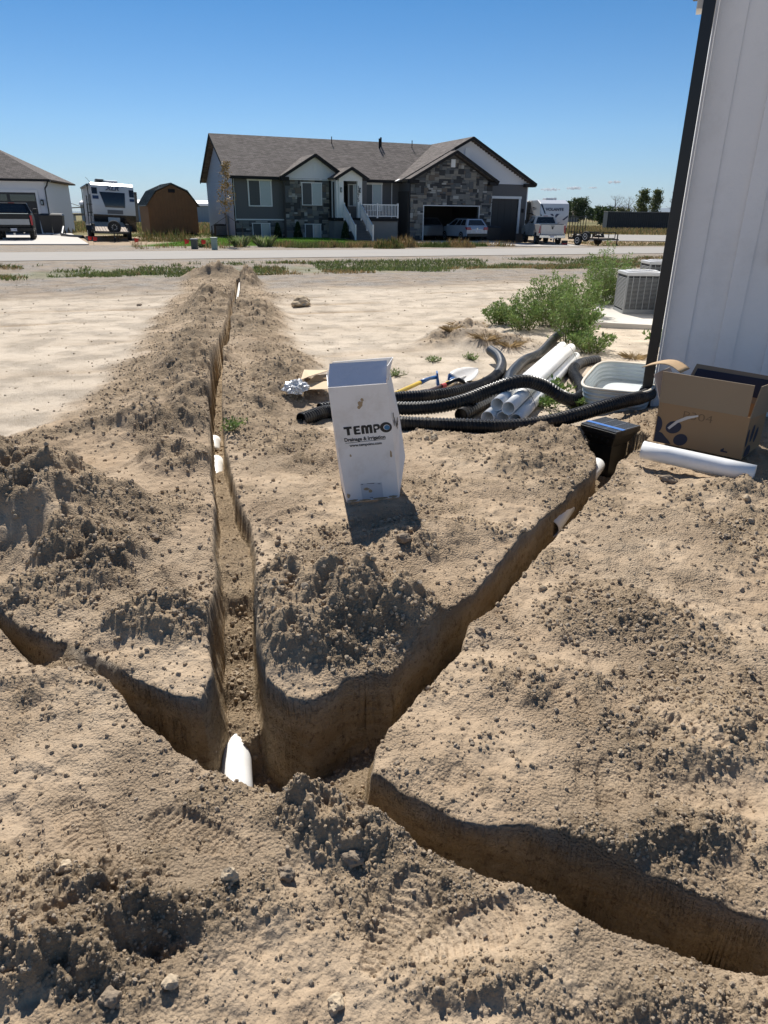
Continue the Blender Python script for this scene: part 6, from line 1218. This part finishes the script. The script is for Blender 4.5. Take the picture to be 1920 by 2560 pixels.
hg = thing('hangar', 'long low grey metal building far behind the shed', 'building', (-62, 152, 0), R(2)); HGM = mat('grey_sheet', (.30, .33, .37), .5, var=.05)
MB().box(0, 34, 0, 12, 0, 3.2).build('wall', HGM, hg); V = []; 
for k in range(9): a = PI*k/8; V.append((6-6.3*math.cos(a), 3.1+1.15*math.sin(a)))
MB().prism(V, 'x', -.2, 34.2).build('roof', mat('grey_roof_sheet', (.34, .37, .41), .45), hg)
for k in range(58): MB().bar((k*.6, -.03, 0), (k*.6, -.03, 3.1), .07, .05).build('wall_rib', HGM, hg)
text('painted_letter', 'A', 2.3, mat('faded_white', (.48, .5, .52), .6), hg, Vector((13.3, -.08, 1.9)), FRONT, .01)
cn = thing('shipping_container', 'long black shipping container standing in the dry field', 'container', (35.9, 122, -.12), R(-1)); CB = mat('container_black', (.016, .017, .022), .5)
MB().box(0, 12.2, .05, 2.4, 0, 2.6).build('core', CB, cn); mb = MB()
V = []; x_ = .2; 
while x_ < 12.0: MB().hexa([(x_, 0, .15), (x_+.16, 0, .15), (x_+.20, .05, .15), (x_-.04, .05, .15)], [(x_, 0, 2.45), (x_+.16, 0, 2.45), (x_+.20, .05, 2.45), (x_-.04, .05, 2.45)]).build('corrugation', CB, cn); x_ += .33
for a in (0, 12.08): MB().box(a, a+.12, -.03, .05, 0, 2.6).build('corner_post', CB, cn)
MB().box(0, 12.2, -.03, .05, 2.48, 2.62).box(0, 12.2, -.03, .05, 0, .14).build('rail', CB, cn); MB().box(-.05, 12.25, -.05, 2.45, 2.62, 2.68).build('roof_panel', mat('container_roof', (.40, .36, .34), .6), cn)
fh = thing('distant_house', 'low brown roofed house far off between the trees and the container', 'house', (64, 300, 0), R(3)); MB().box(0, 13, 0, 6, 0, 2.8).build('wall', mat('far_wall', (.30, .27, .25), .8), fh); MB().prism([(-.5, 2.8), (6.5, 2.8), (3, 4.8)], 'x', -.6, 13.6).build('roof', mat('far_roof', (.14, .09, .075), .9), fh)
for i, (x_, y_) in enumerate(((52, 300), (58, 302))):
    t = thing('distant_car', 'pale vehicle far off at the edge of the field, the %s one' % ('left' if i == 0 else 'right'), 'car', (x_, y_, 0)); MB().box(0, 4.2, 0, 1.8, .3, 1.0).build('body', TW, t, bevel=.1); MB().hexa([(.8, .1, 1), (3.4, .1, 1), (3.4, 1.7, 1), (.8, 1.7, 1)], [(1.3, .2, 1.55), (2.9, .2, 1.55), (2.9, 1.6, 1.55), (1.3, 1.6, 1.55)]).build('cabin', CGL, t)
    for q_ in (.9, 3.3): MB().lathe([(.33, -.02), (.33, .2)], (q_, 0, .33), 'y', 14).build('wheel', TYRE, t)
# clutter seen between garage and trailer: rubble, rails
t = thing('machinery', 'farm machinery rusting in the field behind the white garage', 'machinery', (-52, 122, 0)); MB().bar((-4, 0, 2.0), (4, 0, 2.5), .15).bar((-4, 0, 0), (-4, 0, 2.2), .2).bar((0, 0, 0), (0, 0, 3.2), .15).bar((4, 0, 0), (4, 0, 2.6), .2).bar((-2, 0, 1.2), (5, 0, 1.4), .3).bar((0, 0, 3.2), (6, 0, 1.4), .08).build('boom', mat('rusty_steel', (.22, .17, .13), .8), t); MB().box(-3, 1, -.6, .6, .3, 1.3).build('housing', mat('old_grey', (.4, .4, .38), .7), t, bevel=.1)

# ------------------------------------------------------------------ small things along the far side of the road
FLG = mat('flag_red', (.75, .045, .02), .6)
for i, (x_, y_, lb) in enumerate([(222, 611, 'leftmost of the small red marker flags'), (235, 613, 'second red marker flag from the left'), (338, 617, 'red marker flag at the right wheel of the dark trailer'), (463, 621, 'red marker flag left of the grey meter post'), (505, 622, 'rightmost of the small red marker flags')]):
    g_ = G(x_, y_, .02); t = thing('marker_flag', lb, 'marker flag', (g_[0], g_[1], .02), 0, 'red marker flags'); MB().bar((0, 0, 0), (0, 0, .42), .008).build('wire', FRM, t)
    mk('flag', [(0, 0, .42), (.22, .03, .38), (.20, -.04, .22), (.0, 0, .20)], [(0, 1, 2, 3)], FLG, t)
g_ = G(487, 621, .02); t = thing('meter_post', 'short dark utility post with a pale top by the lawn edge', 'utility post', (*g_, .0)); MB().box(-.14, .14, -.14, .14, 0, .42).build('body', mat('post_grey', (.10, .11, .09), .7), t, bevel=.02); MB().box(-.16, .16, -.16, .16, .42, .47).build('lid', mat('lid_grey', (.45, .45, .43), .6), t)
g_ = G(537, 624, .02); t = thing('utility_box', 'pale green telecom pedestal on the lawn', 'utility box', (*g_, .0)); MB().box(-.13, .13, -.11, .11, 0, .50).build('body', mat('pale_green', (.28, .36, .31), .5), t, bevel=.03); MB().box(-.15, .15, -.13, .13, .5, .56).build('cap', mat('pale_green', ()), t, bevel=.02)
SPG = [(.18, .27, .08), (.26, .35, .13), (.45, .47, .28)]
for x_, y_, h_, lb in ((601, 617, .75, 'spiky green shrub on the lawn, between the young tree and its neighbour shrub'), (661, 617, .75, 'spiky green shrub on the lawn, right of the other spiky shrub'), (515, 618, .55, 'smallest spiky shrub on the lawn, left of the pedestal')):
    g_ = G(x_, y_, .0); tuft('ornamental_grass', lb, 'shrub', (*g_, 0), h_*.85, .55, 260, SPG, 'spiky shrubs on the lawn', w=.02, lean=.9, base=.6)
# dark conifers against the house
for lx, ly, h_, lb in ((2.9, -.9, .95, 'small dark conifer below the left windows'), (4.25, -1.5, 1.05, 'small dark conifer under the stone bay'), (7.25, -3.4, 1.05, 'small dark conifer left of the porch stairs')):
    p_ = HM @ Vector((lx, ly, 0)); t = thing('conifer_shrub', lb, 'shrub', p_, 0, 'small dark conifers by the house'); n_ = 1800
    z_ = rng.random(n_)**1.3; a = rng.random(n_)*6.28; rr = .28*(1-z_)**.6*(.75+.35*rng.random(n_)); Pn = np.c_[rr*np.cos(a), rr*np.sin(a), z_*h_+.03]; Dn = np.c_[np.cos(a)*.5, np.sin(a)*.5, np.ones(n_)]; Dn /= np.linalg.norm(Dn, axis=1)[:, None]
    V, F, C = quads_leaf(Pn, Dn, np.full(n_, .10), np.full(n_, .022), colmix(n_, [(.02, .045, .018), (.035, .06, .02)])); arr_mesh('foliage', V, F, LEAF, t, cols=C); MB().tube([(0, 0, 0), (0, 0, h_*.8)], [.03, .01], 6).build('trunk', WOOD, t)
# staked young tree
TK = {'bare': 2.4}
def tree(name, label, loc, h, spread, nleaf, ls, cols, group=None, shape=lambda f: math.sin(PI*min(1, f*.9+.1))**.7, bare=False, first=.3, trunk=.03, nb=26, barkc=(.17, .13, .10), up=.9, blobs=None):
    t = thing(name, label, 'tree', loc, 0, group); mb = MB(); top_ = Vector((random.uniform(-.03, .03)*h, random.uniform(-.03, .03)*h, h)); mid_ = Vector((random.uniform(-.02, .02)*h, 0, h*.5)); tips = []
    mb.tube([Vector((0, 0, -.1)), mid_*.5, mid_, mid_.lerp(top_, .5), top_], [trunk*h*.6, trunk*h*.5, trunk*h*.38, trunk*h*.22, trunk*h*.05], 7)
    br_ = MB()
    for i in range(nb):
        f = first+(1-first)*(i+random.random())/nb; z = f*h; s_ = (mid_*(z/(h*.5)) if z < h*.5 else mid_.lerp(top_, (z-h*.5)/(h*.5))); a = random.random()*6.28
        r_ = spread*shape((f-first)/(1-first))*random.uniform(.6, 1.1); e = s_+Vector((r_*math.cos(a), r_*math.sin(a), r_*up*random.uniform(.5, 1.2))); e.z = min(e.z, h*1.02)
        m_ = s_.lerp(e, .5)+Vector((random.gauss(0, .06), random.gauss(0, .06), -.05))*r_; rd_ = trunk*h*.20*(1.1-f); br_.tube([s_, m_, e], [rd_, rd_*.6, rd_*.15], 5, cap=False); tips += [m_.lerp(e, .3), m_.lerp(e, .7), e]
        for k in range(5 if bare else 3):
            q_ = m_.lerp(e, random.random()); e2 = q_+Vector((random.gauss(0, .3), random.gauss(0, .3), random.uniform(.1, .5)))*r_*.8; br_.tube([q_, q_.lerp(e2, .5)+Vector((random.gauss(0, .04),)*3)*r_, e2], [rd_*.45, rd_*.3, rd_*.08], 3, cap=False); tips.append(e2)
            if bare:
                for kk in range(3): e3 = e2+Vector((random.gauss(0, .25), random.gauss(0, .25), random.uniform(0, .35)))*r_*.5; br_.tube([q_.lerp(e2, .6), e3], [rd_*.2, rd_*.05], 3, cap=False)
    bk = mat('bark_'+name, barkc, .9, var=.2, vs=3); mb.build('trunk', bk, t, True); br_.build('limbs', bk, t)
    if nleaf:
        T_ = np.array([tuple(x) for x in tips]); ix = rng.integers(0, len(T_), nleaf); sg = spread*.17; Pn = T_[ix]+rng.normal(size=(nleaf, 3))*sg*np.array([1, 1, .8]); Dn = rng.normal(size=(nleaf, 3))+np.array([0, 0, -.2]); Dn /= np.linalg.norm(Dn, axis=1)[:, None]; L = ls*(.6+.8*rng.random(nleaf))
        V, F, C = quads_leaf(Pn, Dn, L, L*.32, colmix(nleaf, cols)); arr_mesh('crown', V, F, LEAF, t, cols=C)
    return t
p_ = G(574, 616, 0); tree('young_tree', 'slender young tree with yellowing leaves, staked on the lawn', (*p_, 0), 3.9, .42, 1300, .075, [(.28, .17, .05), (.22, .15, .06), (.12, .12, .05), (.34, .22, .08)], first=.32, trunk=.009, nb=34, up=1.9, shape=lambda f: 1-f*.75)
for s_, lb in ((-.85, 'left'), (.75, 'right')):
    o = MB().bar((p_[0]+s_, p_[1], 0), (p_[0]+s_, p_[1], 1.0), .05).bar((p_[0]+s_, p_[1], .98), (p_[0]+s_*.06, p_[1], 1.45), .02).build('tree_stake', FRM); tag(o, '%s stake with a guy line holding the young tree' % lb, 'stake')
DG = [(.035, .06, .018), (.05, .085, .025), (.07, .10, .03)]
tg_ = 'trees beyond the field'
tree('round_tree', 'large round green tree right of the VOLANTE trailer', (67.3, 262, 0), 6.9, 2.9, 7000, .42, DG, tg_, first=.12, nb=60); tree('round_tree', 'paler tree left of the large round tree, peeping over the trailer', (64.6, 268, 0), 6.4, 2.0, 2500, .42, [(.08, .11, .03), (.06, .09, .03)], tg_, first=.15, nb=30)
for i, (x_, h_, s_, lb) in enumerate([(78.4, 4.7, 1.7, 'low tree just right of the large round tree'), (80.6, 4.3, 1.6, 'second low tree in the row'), (82.8, 4.6, 1.6, 'third low tree in the row'), (85.2, 4.2, 1.6, 'fourth low tree at the end of the row'), (91.5, 3.7, 2.2, 'bush like tree in front of the faint hills')]): tree('field_tree', lb, (x_, 290+i*3, 0), h_, s_, 1800, .38, DG, tg_, first=.1, nb=26)
PG = [(.06, .09, .025), (.11, .14, .04), (.20, .21, .07)]
tree('tall_tree', 'left of the two tall leafy trees behind the container', (69.2, 204, 0), 8.1, 2.2, 4200, .36, PG, tg_, first=.08, nb=70, up=1.3, shape=lambda f: (1-f*.6)*(.8+.35*math.sin(f*14))); tree('tall_tree', 'right of the two tall leafy trees behind the container', (73.0, 205, 0), 8.2, 2.0, 3800, .36, PG, tg_, first=.08, nb=70, up=1.3, shape=lambda f: (1-f*.55)*(.8+.35*math.sin(f*12+2)))
BK = (.19, .165, .145)
tree('bare_tree', 'leafless grey tree left of the other bare one behind the container', (60.5, 200, 0), 6.8, 2.2, 0, 1, DG, tg_, bare=True, first=.25, trunk=.075, nb=20, barkc=BK); tree('bare_tree', 'leafless grey tree next to the tall leafy pair, on their left', (65.2, 203, 0), 6.7, 2.6, 0, 1, DG, tg_, bare=True, first=.2, trunk=.075, nb=22, barkc=BK); tree('bare_tree', 'leafless grey tree right of the tall leafy pair', (77.8, 203, 0), 7.4, 2.3, 0, 1, DG, tg_, bare=True, first=.25, trunk=.075, nb=20, barkc=BK)
tree('edge_tree', 'thin leafed tree partly behind the black downspout', (82.0, 203, 0), 8.2, 2.4, 2600, .40, PG, tg_, first=.15, nb=30, up=1.2); tree('low_tree', 'low dark tree under the leafless one at the right', (79.5, 196, 0), 4.6, 2.3, 3500, .45, DG, tg_, first=.1, nb=26); tree('low_tree', 'low dark bush behind the left end of the container', (56.5, 196, 0), 3.4, 2.6, 2600, .45, DG, tg_, first=.05, nb=20); tree('low_tree', 'small scrub behind the container below the leafless trees', (62, 197, 0), 3.3, 2.2, 2200, .4, [(.12, .12, .05), (.09, .11, .04)], tg_, first=.05, nb=20)

# ------------------------------------------------------------------ grasses and roadside weeds (uncountable)
def strip(n, u0, u1, d0, d1): u = u0+(u1-u0)*rng.random(n); d = d0+(d1-d0)*rng.random(n); return u*RC-d*RS, u*RS+d*RC
def cover(name, label, X, Y, h0, h1, w_, cols, lean=.5):
    g_ = ground(X, Y, False)[0]; n = len(X); hh = h0+(h1-h0)*rng.random(n)**1.5; o = blades(name, X, Y, g_, hh, np.full(n, w_), colmix(n, cols, .2), None, lean); return tag(o, label, None, None, 'stuff')
ORG = [(.36, .22, .10), (.30, .22, .11), (.42, .30, .15), (.16, .17, .06), (.24, .17, .08)]; GRN = [(.08, .12, .03), (.12, .16, .05), (.15, .17, .06)]
X, Y = strip(78000, -26, 26, 20.0, 25.4); rdv = road_d(X, Y); den = fbm(X, Y, 1.5, 4, 401)+.22*fbm(X, Y, .4, 2, 402)+.16; k = (den > .05) & (poly_sdf(X, Y, OUT) > .3)
cover('verge_weeds', 'green and rusty weeds in the strip on the near side of the road', X[k & (rng.random(len(X)) < .75)], Y[k & (rng.random(len(X)) < .75)][:0] if False else Y[k & (rng.random(len(X)) < 2)][:0], .03, .2, .02, GRN) if False else None
kk = k & (fbm(X, Y, 2.2, 3, 403) > -.12); cover('verge_weeds', 'low green weeds in the strip on the near side of the road', X[kk], Y[kk], .02, .13, .028, GRN+[(.12, .19, .05), (.2, .2, .08)], 1.5)
kk = k & (fbm(X, Y, 2.2, 3, 403) <= .06); cover('dry_verge_weeds', 'dry straw coloured weeds among the green ones by the near side of the road', X[kk], Y[kk], .02, .12, .024, ORG, 1.4)
X, Y = strip(22000, 2.0, 22.8, 36.5, 39.6); den = fbm(X, Y, 1.1, 3, 411); U_ = X*RC+Y*RS; k = (den > -.18+.30*(1-sstep(9, 12, U_))); hgt = 1+.5*fbm(X, Y, 1.8, 3, 415)
kk = k & (fbm(X, Y, 1.4, 3, 412) > .0); kk &= U_ > 8.5; cover('roadside_weeds', 'tall green weeds between the road and the lawn', X[kk], Y[kk], .08, .36, .024, GRN+[(.2, .19, .07)], .6); kk = k & (fbm(X, Y, 1.4, 3, 412) <= .08); kk &= (U_ > 9.5) | (rng.random(len(X)) < .25); cover('dry_roadside_weeds', 'tall rust coloured dry weeds between the road and the lawn', X[kk], Y[kk], .08, .40, .022, ORG, .6)
for i, (x_, y_, h_, r_, cc_, lb) in enumerate([(973, 622, 1.0, .55, GRN+ORG[:1], 'tall green clump in the roadside weeds before the porch stairs'), (1010, 618, 1.05, .6, ORG, 'rusty clump right of the green one before the porch'), (820, 618, .75, .45, ORG, 'pale dry clump in the roadside weeds under the stone bay'), (1150, 618, .85, .6, ORG, 'orange clump in the roadside weeds before the silver car'), (420, 603, .95, 1.3, GRN+ORG[:2], 'bushy weed clump in front of the shed'), (1200, 615, .6, .3, GRN, 'green sprig at the right end of the roadside weeds'), (1100, 618, .7, .5, GRN, 'green clump in the roadside weeds before the garage')]):
    g_ = G(x_, y_, 0); tuft('weed_clump', lb, 'weed', (*g_, gz(*g_)), h_, r_*1.5, 1500, cc_, None, w=.016, lean=.8, base=1., mound=True)
X = rng.uniform(-12.3, 1.6, 42000); Y = rng.uniform(36, 56, 42000); r_ = road_d(X, Y); k = (r_ > 39.6) & (r_ < 53) ; HI = np.array([[math.cos(HA), math.sin(HA)], [-math.sin(HA), math.cos(HA)]]) @ np.vstack([X-HO[0], Y-HO[1]]); k &= ~((HI[0] > -.1) & (HI[1] > -.7)); k &= X < 1.6-.25*(r_-39)
cover('lawn_grass', 'short mown lawn grass before the grey house', X[k], Y[k], .03, .07, .03, [(.14, .27, .03), (.18, .31, .04), (.22, .34, .06)], .8)
X, Y = strip(30000, 17.5, 60, 37, 56); k = (X > 16.0) & (Y < 66-.05*(X-20)); cover('field_grass', 'rusty and green field grass right of the driveway', X[k], Y[k], .04, .17, .04, ORG+GRN, .9)
X = rng.uniform(20, 75, 36000); Y = rng.uniform(62, 150, 36000); k = (Y > 88) & (X/Y < .62) & (X/Y > .2); cover('far_field_grass', 'dry grass of the field round the container', X[k], Y[k], .2, .6, .10, ORG+[(.16, .16, .06)]*2, .5)
X = rng.uniform(-60, -12, 16000); Y = rng.uniform(62, 120, 16000); k = (X/Y < -.18); cover('far_field_grass', 'dry grass of the field behind the shed and trailer', X[k], Y[k], .2, .6, .10, ORG+GRN, .5)
X = rng.uniform(-20, -11, 5000); Y = rng.uniform(52, 64, 5000); cover('shed_grass', 'green grass round the brown shed', X, Y, .04, .16, .03, GRN, .7)
